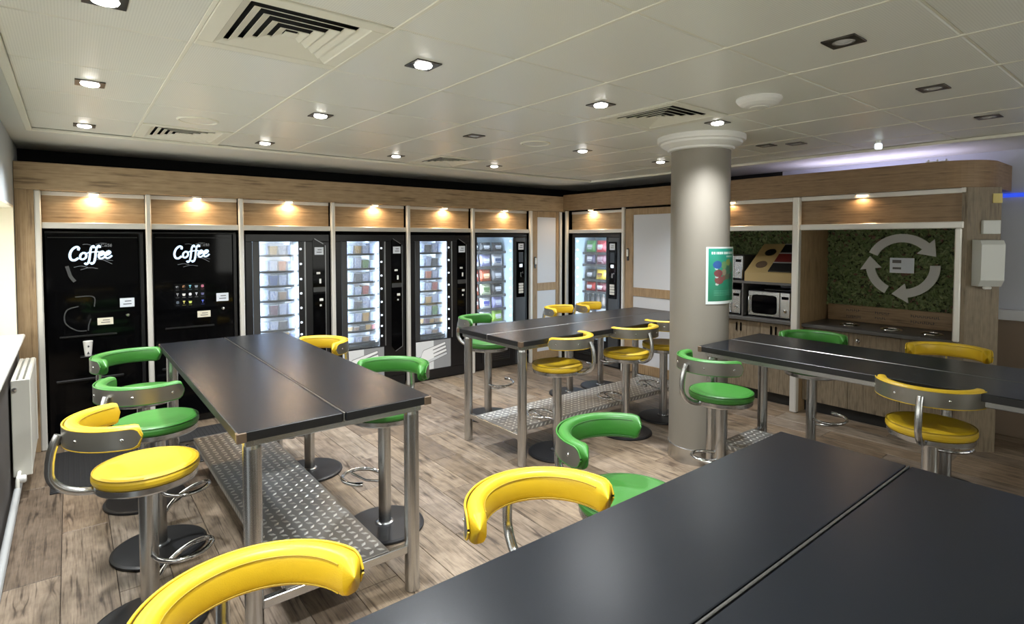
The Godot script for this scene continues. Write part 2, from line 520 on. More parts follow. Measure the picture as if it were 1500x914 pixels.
func build_walls():
	# back wall behind the machines, painted black above the fascia
	var b := MB.new()
	b.bx(Vector3(-0.6, 0, -6.65), Vector3(7.0, 2.7, -6.4), 0)
	struct_mesh("wall_back", b, M.black_paint)
	# left wall with a window opening and a deep reveal
	var wl := struct_node("wall_left")
	b = MB.new()
	b.bx(Vector3(-0.62, 0, -6.5), Vector3(-0.335, 2.7, -5.78), 0)
	b.bx(Vector3(-0.62, 0, -2.2), Vector3(-0.335, 2.7, -1.7), 0)
	b.bx(Vector3(-0.62, 0, 1.9), Vector3(-0.335, 2.7, 2.6), 0)
	b.bx(Vector3(-0.62, 1.985, -1.7), Vector3(-0.335, 2.7, 1.9), 0)
	b.bx(Vector3(-0.62, 1.985, -5.78), Vector3(-0.335, 2.7, -2.2), 0)
	obj("wall_face", b, M.plaster_grey, wl)
	b = MB.new()
	b.bx(Vector3(-0.62, 0, -5.78), Vector3(-0.335, 0.955, -2.2), 0)
	b.bx(Vector3(-0.62, 0, -1.7), Vector3(-0.335, 0.955, 1.9), 0)
	obj("dark_lower_wall", b, M.dark_lower_wall, wl)  # darker tone put into the colour of the wall below the sill
	b = MB.new()   # painted lining of the reveal
	b.bx(Vector3(-0.60, 0.96, -5.78), Vector3(-0.333, 1.985, -5.765), 0.002)
	b.bx(Vector3(-0.60, 1.965, -5.765), Vector3(-0.333, 1.985, -2.2), 0.002)
	b.bx(Vector3(-0.60, 0.96, -2.215), Vector3(-0.333, 1.965, -2.2), 0.002)
	obj("reveal_lining", b, M.cream, wl)
	for wi in 2:  # second pass is an added, unseen window that brings in fill light
		var wn := struct_node("window_%d" % (wi + 1))
		var za: float = [-5.765, -1.7][wi]; var zb: float = [-2.215, 1.9][wi]
		var mid := (za + zb) / 2
		b = MB.new()
		for z in [za + 0.03, mid, zb - 0.03]: b.box(Vector3(-0.57, 1.475, z), Vector3(0.05, 0.98, 0.06), 0.004)
		for y in [1.0, 1.94]: b.box(Vector3(-0.57, y, mid), Vector3(0.05, 0.06, zb - za), 0.004)
		obj("window_frame", b, M.white_gloss, wn)
		for s in [-1, 1]:
			b = MB.new()
			b.box(Vector3(-0.575, 1.47, mid + s * (zb - za) / 4), Vector3(0.006, 0.9, (zb - za) / 2 - 0.06), 0)
			obj("pane", b, M.glass, wn)
		b = MB.new()
		b.bx(Vector3(-0.56, 0.955, za), Vector3(-0.285, 0.985, zb), 0.008)
		obj("window_sill", b, M.white_gloss, wn)
	# wall behind the camera, and the right-hand wall
	b = MB.new()
	b.bx(Vector3(-0.6, 0, 2.4), Vector3(2.6, 2.7, 2.6), 0)
	b.bx(Vector3(6.0, 0, 2.4), Vector3(7.0, 2.7, 2.6), 0)
	b.bx(Vector3(2.6, 0, 2.4), Vector3(6.0, 0.9, 2.6), 0)
	b.bx(Vector3(2.6, 2.2, 2.4), Vector3(6.0, 2.7, 2.6), 0)
	struct_mesh("wall_front", b, M.plaster)
	var wf := struct_node("window_3")  # unseen window, added to brighten the right side of the room
	b = MB.new()
	for x in [2.63, 4.3, 5.97]: b.box(Vector3(x, 1.55, 2.5), Vector3(0.06, 1.3, 0.05), 0.004)
	for y in [0.93, 2.17]: b.box(Vector3(4.3, y, 2.5), Vector3(3.4, 0.06, 0.05), 0.004)
	obj("window_frame", b, M.white_gloss, wf)
	for x in [3.465, 5.135]:
		b = MB.new()
		b.box(Vector3(x, 1.55, 2.5), Vector3(1.61, 1.18, 0.006), 0)
		obj("pane", b, M.glass, wf)
	var wr := struct_node("wall_right")
	b = MB.new()
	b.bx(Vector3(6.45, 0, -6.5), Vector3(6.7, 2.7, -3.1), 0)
	obj("unlit_part", b, M.black_paint, wr)  # black colour stands in for the stretch of wall left unlit
	b = MB.new()
	b.bx(Vector3(6.45, 0, -3.1), Vector3(6.7, 2.7, 2.6), 0)
	obj("wall_face", b, M.wall_right_white, wr)
	b = MB.new()
	b.bx(Vector3(6.40, 0, -1.17), Vector3(6.45, 1.02, 2.4), 0.003)
	obj("wainscot", b, M.wainscot, wr)
	b = MB.new()
	b.bx(Vector3(6.36, 1.02, -1.17), Vector3(6.45, 1.11, 2.4), 0.006)
	obj("ledge", b, M.white_board, wr)
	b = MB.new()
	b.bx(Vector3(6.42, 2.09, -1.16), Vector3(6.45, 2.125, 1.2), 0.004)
	var bl := obj("trim_1", b, M.blue_flare)  # glowing strip stands in for a blue lens flare
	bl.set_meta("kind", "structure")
	b = MB.new()
	b.tube([Vector3(-0.30, 0.09, -5.75), Vector3(-0.30, 0.09, 2.3)], 0.018, 10)
	b.tube([Vector3(-0.30, 0.045, -5.75), Vector3(-0.30, 0.045, 2.3)], 0.014, 8)
	struct_mesh("pipes_left", b, M.pipe_grey)  # two heating pipes along the foot of the left wall

# ------------------------------------------------------------------ surround of the vending wall
func build_surround():
	# fascia boards over the machines
	var b := MB.new()
	b.bx(Vector3(-0.333, 2.12, -5.97), Vector3(5.72, 2.338, -5.845), 0.004)
	struct_mesh("trim_2", b, M.oak)
	b = MB.new()   # right-hand fascia with its rounded end
	var poly := PackedVector2Array([Vector2(5.595, -5.845), Vector2(5.595, -1.45)])
	for k in range(1, 13):
		var a := PI + PI / 2 * k / 12.0
		poly.append(Vector2(5.945 + 0.35 * cos(a), -1.45 - 0.35 * sin(a)))
	poly.append_array([Vector2(6.44, -1.10), Vector2(6.44, -1.22), Vector2(5.95, -1.22), Vector2(5.72, -1.45), Vector2(5.72, -5.845)])
	b.xf = Transform3D(Basis(Vector3(1, 0, 0), Vector3(0, 0, 1), Vector3(0, 1, 0)), Vector3.ZERO)
	b.prism(poly, 2.14, 2.36)
	struct_mesh("trim_3", b, M.oak_deep)
	# wooden pier against the left wall
	b = MB.new()
	b.bx(Vector3(-0.333, 0, -5.95), Vector3(-0.215, 2.12, -5.862), 0.003)
	struct_mesh("trim_4", b, M.oak_v)
	# posts
	var n := 5
	for x in [-0.193, 0.553, 1.311, 2.219, 3.12, 4.04, 5.012]:
		b = MB.new()
		b.box(Vector3(x, 1.06, -5.885), Vector3(0.042, 2.12, 0.05), 0.008)
		struct_mesh("trim_%d" % n, b, M.alu); n += 1
	b = MB.new()
	b.box(Vector3(5.565, 1.06, -5.875), Vector3(0.04, 2.12, 0.05), 0.008)
	b.box(Vector3(5.625, 1.06, -5.80), Vector3(0.05, 2.14, 0.04), 0.008)
	struct_mesh("trim_%d" % n, b, M.alu); n += 1
	for z in [-4.757, -3.77]:
		b = MB.new()
		b.box(Vector3(5.635, 1.07, z), Vector3(0.05, 2.14, 0.04), 0.008)
		struct_mesh("trim_%d" % n, b, M.alu); n += 1
	# infill over each machine
	var bays := [[-0.172, 0.532], [0.574, 1.29], [1.332, 2.198], [2.24, 3.099], [3.141, 4.019], [4.061, 4.991]]
	var what := ["first coffee machine next to the radiator", "coffee machine with the lit menu", "food carousel next to the coffee machines", "middle food carousel", "food carousel with the whole fork", "snack machine on the long wall"]
	for k in bays.size():
		infill(Vector3(bays[k][0], 0, -5.90), bays[k][1] - bays[k][0], 0.0, what[k])
	infill(Vector3(5.66, 0, -5.78), 1.0, -PI / 2, "corner snack machine")
	# pucks under the fascia
	for x in [0.17, 0.943, 1.777, 2.72, 3.638, 4.588]:
		var k := [0.17, 0.943, 1.777, 2.72, 3.638, 4.588].find(x)
		puck(Vector3(x, 2.12, -5.905), "small warm puck light under the fascia above the " + what[k])
	puck(Vector3(5.66, 2.14, -5.365), "small warm puck light under the fascia above the corner snack machine")
	puck(Vector3(5.66, 2.14, -3.27), "small warm puck light above the microwaves beside the column", 1.7)
	puck(Vector3(5.66, 2.14, -1.99), "small warm puck light above the recycling counter", 1.7)

func infill(at: Vector3, w: float, turn: float, what: String):
	var t := thing("overhead_panel", "oak panel above the " + what, "panel", at, turn, "oak panels above the machines")
	var b := MB.new()
	b.bx(Vector3(0, 1.86, -0.07), Vector3(w, 2.085, -0.05), 0.002)
	obj("infill_board", b, M.oak, t)
	b = MB.new()
	b.bx(Vector3(0, 1.812, -0.09), Vector3(w, 1.862, 0.015), 0.004)
	obj("bottom_rail", b, M.alu, t)
	b = MB.new()
	b.bx(Vector3(0, 2.083, -0.075), Vector3(w, 2.118, -0.044), 0.003)
	obj("top_rail", b, M.alu, t)

func puck(at: Vector3, label: String, size := 1.15):
	var t := thing("puck_light", label, "light", at, 0.0, "puck lights under the fascias")
	var b := MB.new()
	b.lathe([[0.0, 0.0], [0.036, 0.0], [0.038, -0.004], [0.036, -0.012], [0.03, -0.014], [0.03, -0.012]], Vector3.ZERO, 24)
	var ho := obj("housing", b, M.white_gloss, t)
	ho.scale = Vector3(size, 1.2, size)
	b = MB.new()
	b.lathe([[0.03, -0.0125], [0.024, -0.017], [0.012, -0.019], [0.0, -0.0195]], Vector3.ZERO, 24)
	var le := obj("lens", b, M.puck_on, t)
	le.scale = Vector3(size, 1.2, size)
	var sl = spot(Vector3(0, -0.03, 0), PUCK_E, 86, Color(1.0, 0.86, 0.68), 0.03, Vector3.DOWN, t)
	sl.spot_angle_attenuation = 0.35

func downlight(x: float, z: float, on: bool, label: String, group: String):
	var t := thing("downlight", label, "light", Vector3(x, CEIL, z), 0.0, group)
	var b := MB.new()
	var h := 0.062
	var hole := 0.041
	# square bezel with a round opening
	for k in 32:
		var a0 := TAU * k / 32; var a1 := TAU * (k + 1) / 32
		var e := func(a): return Vector3(cos(a), 0, sin(a)) * (h / max(abs(cos(a)), abs(sin(a))))
		var i0 := Vector3(cos(a0), 0, sin(a0)) * hole; var i1 := Vector3(cos(a1), 0, sin(a1)) * hole
		var o0: Vector3 = e.call(a0); var o1: Vector3 = e.call(a1)
		var y := Vector3(0, -0.006, 0)
		b.quad(i0 + y, i1 + y, o1 + y, o0 + y, Vector3.DOWN)
		b.quad(o0 + y, o1 + y, o1, o0, (o0 + o1).normalized())
	obj("bezel", b, M.bezel, t)
	b = MB.new()
	if on:
		b.lathe([[0.041, -0.004], [0.037, -0.012], [0.02, -0.017], [0.0, -0.018]], Vector3.ZERO, 24)
		obj("lamp", b, M.lamp_on, t)
		spot(Vector3(0, -0.024, 0), DOWN_E, 62, Color(0.97, 0.985, 1.0), 0.05, Vector3.DOWN, t)
	else:
		b.lathe([[0.041, -0.003], [0.03, -0.006], [0.024, -0.004], [0.0, -0.009]], Vector3.ZERO, 24)
		obj("lamp", b, M.lamp_off, t)

func build_downlights():
	var g := "lit square downlights in the tiled ceiling"
	for p in [[0.11, -2.30, "beside the window, over the yellow stool"], [0.10, -3.57, "above the green stools along the radiator side"], [0.10, -4.90, "in front of the first coffee machine"],
		[1.275, -2.25, "beside the large air vent above the table facing the machines"], [1.275, -3.57, "above the middle of the table facing the coffee machines"], [1.275, -4.86, "in front of the second coffee machine"],
		[2.445, -4.84, "in front of the middle food carousel"], [3.605, -4.84, "in front of the carousel with the whole fork"], [3.605, -3.52, "above the table facing the snack machines"],
		[2.465, -2.26, "above the aisle before the round column"], [4.735, -3.52, "above the tall white board behind the column"], [3.46, -2.11, "right beside the white ring on top of the column"]]:
		downlight(p[0], p[1], true, "lit square downlight " + p[2], g)
	for p in [[0.11, -0.95, "over the window end of the foreground table"], [1.275, -0.95, "over the middle of the foreground table"]]:
		downlight(p[0], p[1], true, "lit square downlight " + p[2], g)
	var gu := "unlit square downlights in the tiled ceiling"
	for p in [[2.445, -3.54, "above the aisle between the two long tables"], [2.445, -0.94, "above the end of the foreground table"], [3.56, -0.93, "above the table by the recycling unit"], [4.67, -0.92, "above the yellow stool by the recycling unit"], [4.62, -2.36, "of a close pair behind the column, the one nearer the vending wall"], [4.72, -2.16, "of a close pair behind the column, the one nearer the recycling unit"]]:
		downlight(p[0], p[1], false, "unlit square downlight " + p[2], gu)

func build_ceiling_items():
	for p in [[0.69, -4.23, "round flat ceiling speaker beside the air vent facing the coffee machines"], [3.03, -3.5, "round flat ceiling speaker above the table facing the snack machines"]]:
		var t := thing("ceiling_speaker", p[2], "speaker", Vector3(p[0], CEIL, p[1]), 0, "flat ceiling speakers")
		var b := MB.new()
		b.lathe([[0.125, 0.0], [0.125, -0.004], [0.118, -0.009], [0.108, -0.007], [0.106, -0.003]], Vector3.ZERO, 40)
		obj("rim", b, M.tee, t)
		b = MB.new()
		b.lathe([[0.106, -0.004], [0.05, -0.005], [0.0, -0.005]], Vector3.ZERO, 40)
		obj("grille", b, M.tile, t)
	var t := thing("dome_speaker", "white domed ceiling fitting beside the round column", "speaker", Vector3(3.06, CEIL, -1.61))
	var b := MB.new()
	b.lathe([[0.12, 0.0], [0.122, -0.008], [0.115, -0.02], [0.10, -0.034], [0.075, -0.045], [0.05, -0.05]], Vector3.ZERO, 40)
	obj("dome", b, M.white_gloss, t)
	b = MB.new()
	b.lathe([[0.05, -0.049], [0.048, -0.053], [0.03, -0.055], [0.0, -0.056]], Vector3.ZERO, 32)
	obj("cap", b, M.tile, t)
	t = thing("ceiling_sensor", "tiny bright white box on the ceiling before the recycling unit", "sensor", Vector3(5.11, CEIL, -1.69))
	b = MB.new()
	b.box(Vector3(0, -0.012, 0), Vector3(0.03, 0.024, 0.03), 0.004)
	obj("stem", b, M.white_gloss, t)
	b = MB.new()
	b.box(Vector3(0, -0.045, 0), Vector3(0.045, 0.045, 0.045), 0.006)
	obj("head", b, M.knob_glow, t)  # head given an even white glow, no lamp inside

func build_column():
	var c := Vector3(3.885, 0, -2.51)
	var t := struct_node("column")
	t.position = c
	tag(t, "round beige-grey column with a white moulded ring at the ceiling and a steel foot", "column")
	var b := MB.new()
	b.lathe([[0.222, 0.0], [0.222, 2.45]], Vector3.ZERO, 64)
	obj("shaft", b, M.column, t)
	b = MB.new()
	b.lathe([[0.223, 2.405], [0.245, 2.41], [0.25, 2.425], [0.262, 2.43], [0.30, 2.455], [0.305, 2.47], [0.325, 2.475], [0.33, 2.49], [0.33, 2.5145]], Vector3.ZERO, 64)
	obj("capital_ring", b, M.white_gloss, t)
	b = MB.new()
	b.lathe([[0.229, 0.0], [0.229, 0.115], [0.222, 0.118]], Vector3.ZERO, 64)
	obj("steel_foot", b, M.steel, t)
	# A3 poster taped round the column
	var dr := func(x, y):
		var u: float = x / 127.0; var v: float = y / 179.0
		if u < 0.05 or v < 0.025 or v > 0.955 or u > 0.965: return col(222, 230, 226)
		var c0: Color = col(36, 150, 128).lerp(col(34, 112, 78), v)
		var blob := func(cx, cy, rx, ry): return pow((u - cx) / rx, 2) + pow((v - cy) / ry, 2) < 1.0
		if v > 0.08 and v < 0.125 and u > 0.12 and u < 0.92 and fmod(u * 17.0, 1.0) > 0.25 and fmod(u * 4.3, 1.0) > 0.14: return col(226, 240, 236)
		if v > 0.15 and v < 0.18 and u > 0.62 and u < 0.92 and fmod(u * 23.0, 1.0) > 0.3: return col(190, 220, 210)
		for q in [[0.30, 0.31, 0.13, 0.07, col(36, 66, 160)], [0.27, 0.37, 0.05, 0.03, col(220, 220, 226)], [0.33, 0.46, 0.13, 0.065, col(140, 32, 44)], [0.28, 0.52, 0.05, 0.025, col(224, 220, 222)], [0.36, 0.58, 0.14, 0.07, col(150, 46, 52)], [0.29, 0.65, 0.05, 0.025, col(224, 214, 214)],
			[0.52, 0.32, 0.1, 0.07, col(122, 142, 82)], [0.70, 0.27, 0.11, 0.06, col(158, 148, 62)], [0.52, 0.44, 0.09, 0.06, col(166, 120, 98)], [0.68, 0.40, 0.1, 0.08, col(64, 92, 70)], [0.84, 0.36, 0.08, 0.1, col(96, 88, 66)], [0.66, 0.52, 0.1, 0.06, col(110, 88, 66)], [0.82, 0.52, 0.08, 0.06, col(74, 58, 62)], [0.52, 0.54, 0.08, 0.05, col(140, 60, 54)]]:
			if blob.call(q[0], q[1], q[2], q[3]): return q[4].lerp(c0, 0.15 + 0.2 * fmod(u * 31.0 + v * 47.0, 1.0))
		if v > 0.76 and v < 0.85 and u > 0.2 and u < 0.9 and fmod(v * 40.0, 1.0) > 0.55 and fmod(u * 29.0, 1.0) > 0.3: return c0.lerp(col(190, 220, 200), 0.35)
		return c0
	var pm := mk("poster_print", Color.WHITE, 0.45)
	pm.albedo_texture = img_tex(128, 180, dr)
	b = MB.new()
	var N := 16
	for k in N:
		var q := []
		for s in [k, k + 1]:
			var f := float(s) / N
			var a := deg_to_rad(lerpf(135.0, 58.0, f))
			var r := 0.2245 + 0.022 * pow(max(0.0, f - 0.55) / 0.45, 2.0)
			q.append([Vector3(cos(a), 0, sin(a)) * r, f, Vector3(cos(a), 0, sin(a))])
		var y0 := Vector3(0, 1.235, 0); var y1 := Vector3(0, 1.665, 0)
		for off in [0.0, -0.0012]:
			var o0: Vector3 = q[0][2] * off; var o1: Vector3 = q[1][2] * off
			var sg := 1.0 if off == 0.0 else -1.0
			b.t(q[0][0] + y0 + o0, q[1][0] + y0 + o1, q[1][0] + y1 + o1, q[0][2] * sg, q[1][2] * sg, q[1][2] * sg, Vector2(q[0][1], 1), Vector2(q[1][1], 1), Vector2(q[1][1], 0))
			b.t(q[0][0] + y0 + o0, q[1][0] + y1 + o1, q[0][0] + y1 + o0, q[0][2] * sg, q[1][2] * sg, q[0][2] * sg, Vector2(q[0][1], 1), Vector2(q[1][1], 0), Vector2(q[0][1], 0))
	var po := obj("poster", b, pm)
	po.position = c
	tag(po, "green poster with a white border taped round the column", "poster")

# ------------------------------------------------------------------ tables
func make_table(label: String, at: Vector3, turn: float, L: float):
	var W := 0.86
	var t := thing("bar_table", label, "table", at, turn, "long black bar tables")
	var top := TABLE_H
	for s in [-1, 1]:
		var b := MB.new()
		b.box(Vector3(0, top - 0.02, s * (W / 4 + 0.003)), Vector3(L, 0.04, W / 2 - 0.01), 0.002)
		obj("tabletop", b, M.laminate, t)
		b = MB.new()   # dark edging
		b.box(Vector3(-L / 2, top - 0.0205, s * (W / 4 + 0.003)), Vector3(0.004, 0.037, W / 2 - 0.014), 0.001)
		b.box(Vector3(L / 2, top - 0.0205, s * (W / 4 + 0.003)), Vector3(0.004, 0.037, W / 2 - 0.014), 0.001)
		b.box(Vector3(0, top - 0.0205, s * (W / 2 - 0.001)), Vector3(L - 0.004, 0.037, 0.004), 0.001)
		obj("edge_band", b, M.table_edge, t)
	var sb := MB.new()
	sb.box(Vector3(0, top - 0.0205, 0), Vector3(L + 0.003, 0.0425, 0.007), 0.002)
	obj("seam_strip", sb, M.seam, t)
	for sx in [-1, 1]:
		for sz in [-1, 1]:
			var b := MB.new()
			b.box(Vector3(sx * (L / 2 - 0.01), top - 0.0215, sz * (W / 2 - 0.015)), Vector3(0.03, 0.0405, 0.038), 0.003)
			obj("corner_cap", b, M.brass, t)
	# steel underframe
	var fr := MB.new()
	for s in [-1, 1]:
		fr.box(Vector3(0, top - 0.057, s * (W / 2 - 0.05)), Vector3(L - 0.06, 0.034, 0.034), 0.004)
		fr.box(Vector3(s * (L / 2 - 0.05), top - 0.057, 0), Vector3(0.034, 0.034, W - 0.07), 0.004)
	obj("underframe", fr, M.steel, t)
	if not meshes.has("leg"):
		var lg := MB.new()
		lg.lathe([[0.0, 0.0], [0.034, 0.0], [0.036, 0.003], [0.036, 0.875], [0.034, 0.89]], Vector3.ZERO, 28)
		meshes["leg"] = lg.mesh()
	for sx in [-1, 1]:
		for sz in [-1, 1]:
			var o := obj("leg", meshes["leg"], M.steel, t)
			o.position = Vector3(sx * (L / 2 - 0.068), 0.002, sz * (W / 2 - 0.068))
	for sx in [-1, 1]:
		var b := MB.new()
		b.box(Vector3(sx * (L / 2 - 0.068), 0.215, 0), Vector3(0.034, 0.04, W - 0.2), 0.003)
		obj("end_rail", b, M.steel, t)
	# chequer-plate shelf with a folded lip, and its raised lugs
	var sw := 0.47
	var sl := L - 0.11
	var sh := MB.new()
	sh.box(Vector3(0, 0.2405, 0), Vector3(sl, 0.005, sw), 0.001)
	for s in [-1, 1]: sh.box(Vector3(0, 0.222, s * (sw / 2 - 0.0025)), Vector3(sl, 0.034, 0.005), 0.001)
	var so := obj("footrest_shelf", sh, M.plate, t)
	var key := "lugs%.2f" % sl
	if not meshes.has(key):
		var lb := MB.new()
		var p := 0.046
		var nx := int(sl / p); var nz := int(sw / p)
		var lug := func(c: Vector3, ax: Vector3, bx: Vector3, nn: Vector3):
			var a1 := c + ax * 0.0215; var a2 := c - ax * 0.0215
			var b1 := c + bx * 0.0105; var b2 := c - bx * 0.0105
			var tp := c + nn * 0.0032
			for e in [[a1, b1], [b1, a2], [a2, b2], [b2, a1]]:
				var fn: Vector3 = (e[1] - e[0]).cross(tp - e[0]).normalized()
				if fn.dot(nn) < 0: fn = -fn
				lb.t(e[0], e[1], tp, fn, fn, fn)
		for i in nx:
			for j in nz:
				var c := Vector3((i - nx / 2.0 + 0.5) * p, 0.243, (j - nz / 2.0 + 0.5) * p)
				var d := 1.0 if (i + j) % 2 == 0 else -1.0
				lug.call(c, Vector3(1, 0, d).normalized(), Vector3(-d, 0, 1).normalized(), Vector3.UP)
			for s in [-1, 1]:
				lug.call(Vector3((i - nx / 2.0 + 0.5) * p, 0.222, s * sw / 2), Vector3(0.7, 0.7, 0), Vector3(-0.7, 0.7, 0), Vector3(0, 0, s))
		meshes[key] = lb.mesh()
	var lo := obj("tread_lugs", meshes[key], M.lug, so)
	lo.set_meta("kind", "stuff")
	return t

# ------------------------------------------------------------------ stools
func stool_meshes():
	var b := MB.new()
	b.lathe([[0.0, 0.0], [0.228, 0.0], [0.232, 0.006], [0.23, 0.014], [0.215, 0.019], [0.06, 0.024], [0.04, 0.03]], Vector3.ZERO, 48)
	meshes["base"] = b.mesh()
	b = MB.new()
	b.lathe([[0.05, 0.022], [0.05, 0.03], [0.037, 0.034], [0.037, 0.645], [0.06, 0.65], [0.06, 0.662]], Vector3.ZERO, 28)
	meshes["post"] = b.mesh()
	b = MB.new()
	var pts := []
	for k in 31:
		var f := k / 30.0
		var a := deg_to_rad(lerpf(165.0, -150.0, f))
		var r := 0.115
		var y := 0.325 - 0.15 * pow(max(0.0, f - 0.45) / 0.55, 1.6)
		pts.append(Vector3(0.13 + r * cos(a), y, r * sin(a) * 1.15))
	pts.insert(0, Vector3(0.0, 0.325, 0.012))
	pts.append(Vector3(0.0, 0.165, -0.02))
	b.tube(pts, 0.011, 10)
	meshes["foot_ring"] = b.mesh()
	b = MB.new()
	b.tube([pts[16], pts[18], pts[20]], 0.0135, 10)
	meshes["sleeve"] = b.mesh()
	b = MB.new()
	var flat := [Vector3(0.0, 0.315, 0.014)]
	for k in 25:
		var th := deg_to_rad(lerpf(160.0, -75.0, k / 24.0))
		flat.append(Vector3(0.13 + 0.115 * cos(th), 0.315 + 0.02 * k / 24.0, 0.13 * sin(th)))
	b.tube(flat, 0.011, 10)
	b.tube([Vector3(0.0, 0.27, 0.0), Vector3(0.10, 0.28, 0.05), Vector3(0.17, 0.312, 0.115)], 0.008, 8)
	meshes["foot_ring_flat"] = b.mesh()
	b = MB.new()
	b.tube([flat[23], flat[24], flat[25]], 0.0135, 10)
	meshes["sleeve_flat"] = b.mesh()
	b = MB.new()
	b.lathe([[0.0, 0.655], [0.185, 0.655], [0.194, 0.658], [0.196, 0.664], [0.196, 0.686], [0.19, 0.69], [0.0, 0.69]], Vector3.ZERO, 48)
	meshes["seat_ring"] = b.mesh()
	b = MB.new()
	b.lathe([[0.19, 0.688], [0.199, 0.692], [0.203, 0.702], [0.203, 0.716], [0.198, 0.727], [0.188, 0.7345], [0.172, 0.7375], [0.14, 0.7355], [0.09, 0.7315], [0.04, 0.729], [0.0, 0.7285]], Vector3.ZERO, 56)
	meshes["cushion"] = b.mesh()
	b = MB.new()
	pts = []
	for k in 49:
		var a := TAU * k / 48
		pts.append(Vector3(cos(a) * 0.199, 0.729, sin(a) * 0.199))
	b.tube(pts, 0.0028, 6, false)
	meshes["seat_piping"] = b.mesh()
	# bent tube that carries the backrest
	b = MB.new()
	var cv := Curve3D.new()
	cv.add_point(Vector3(0.15, 0.668, 0), Vector3.ZERO, Vector3(0.08, -0.004, 0))
	cv.add_point(Vector3(0.335, 0.785, 0), Vector3(0, -0.08, 0), Vector3(0, 0.06, 0))
	cv.add_point(Vector3(0.302, 0.932, 0), Vector3(0.022, -0.04, 0), Vector3.ZERO)
	pts = Array(cv.tessellate(4, 4))
	b.tube(pts, 0.0165, 14)
	meshes["back_tube"] = b.mesh()
	# padded horseshoe backrest: a rounded section swept through an arc
	var cy := 0.924
	var sec := []; var nor := []
	for k in 24:
		var a := TAU * k / 24
		var ca := cos(a); var sa := sin(a)
		var e := 0.62
		sec.append(Vector2(sign(ca) * pow(abs(ca), e) * 0.027, sign(sa) * pow(abs(sa), e) * 0.049))
		nor.append(Vector2(ca / 0.6, sa).normalized())
	var fr := []
	var sweep_to := deg_to_rad(88.0)
	for k in 49:
		var f := -1.0 + 2.0 * k / 48.0
		# round the two ends off
		var e: float = clamp((1.0 - abs(f)) / 0.085, 0.0, 1.0)
		var s: float = max(0.05, sqrt(1.0 - pow(1.0 - e, 2.4)))
		var a := f * sweep_to
		var d := Vector3(cos(a), 0, sin(a))
		fr.append([Vector3(0.05, cy, 0) + d * 0.212, d, Vector3.UP, s, s])
	b = MB.new()
	b.sweep(fr, sec, nor)
	meshes["pad"] = b.mesh()
	b = MB.new()
	for yy in [0.033, -0.036]:
		pts = []
		for k in 41:
			var a := (-1.0 + k / 20.0) * deg_to_rad(80.0)
			pts.append(Vector3(0.05, cy + yy, 0) + Vector3(cos(a), 0, sin(a)) * 0.1858)
		b.tube(pts, 0.0016, 6)
	meshes["pad_seam"] = b.mesh()
	# steel band on the outside, with rounded ends
	b = MB.new()
	fr = []
	var bs := [Vector2(-0.003, -0.038), Vector2(0.003, -0.038), Vector2(0.003, 0.038), Vector2(-0.003, 0.038)]
	for k in 61:
		var f := -1.0 + 2.0 * k / 60.0
		var a := f * deg_to_rad(85.0)
		var d := Vector3(cos(a), 0, sin(a))
		var e: float = clamp((1.0 - abs(f)) / 0.11, 0.0, 1.0)
		fr.append([Vector3(0.05, cy, 0) + d * 0.2415, d, Vector3.UP, 1.0, max(0.1, sqrt(1.0 - pow(1.0 - e, 2.0)))])
	for i in 60:
		var p = fr[i]; var q = fr[i + 1]
		for side in [[1, 0.003], [-1, -0.003]]:
			b.quads(p[0] + p[1] * side[1] - p[2] * 0.038 * p[4], q[0] + q[1] * side[1] - q[2] * 0.038 * q[4], q[0] + q[1] * side[1] + q[2] * 0.038 * q[4], p[0] + p[1] * side[1] + p[2] * 0.038 * p[4], p[1] * side[0], q[1] * side[0], q[1] * side[0], p[1] * side[0])
		for s in [-1.0, 1.0]:
			b.quad(p[0] - p[1] * 0.003 + p[2] * 0.038 * s * p[4], q[0] - q[1] * 0.003 + q[2] * 0.038 * s * q[4], q[0] + q[1] * 0.003 + q[2] * 0.038 * s * q[4], p[0] + p[1] * 0.003 + p[2] * 0.038 * s * p[4], Vector3.UP * s)
	meshes["band"] = b.mesh()
	b = MB.new()
	pts = []
	for yy in [1.0, -1.0]:
		pts = []
		for k in 61:
			var p = fr[k]
			pts.append(p[0] + p[1] * 0.0 + p[2] * yy * (0.040 * p[4]))
		b.tube(pts, 0.0036, 6)
	meshes["band_piping"] = b.mesh()
	b = MB.new()
	b.lathe([[0.0, 0.004], [0.004, 0.0035], [0.0065, 0.0015], [0.007, 0.0]], Vector3.ZERO, 12)
	meshes["bolt"] = b.mesh()

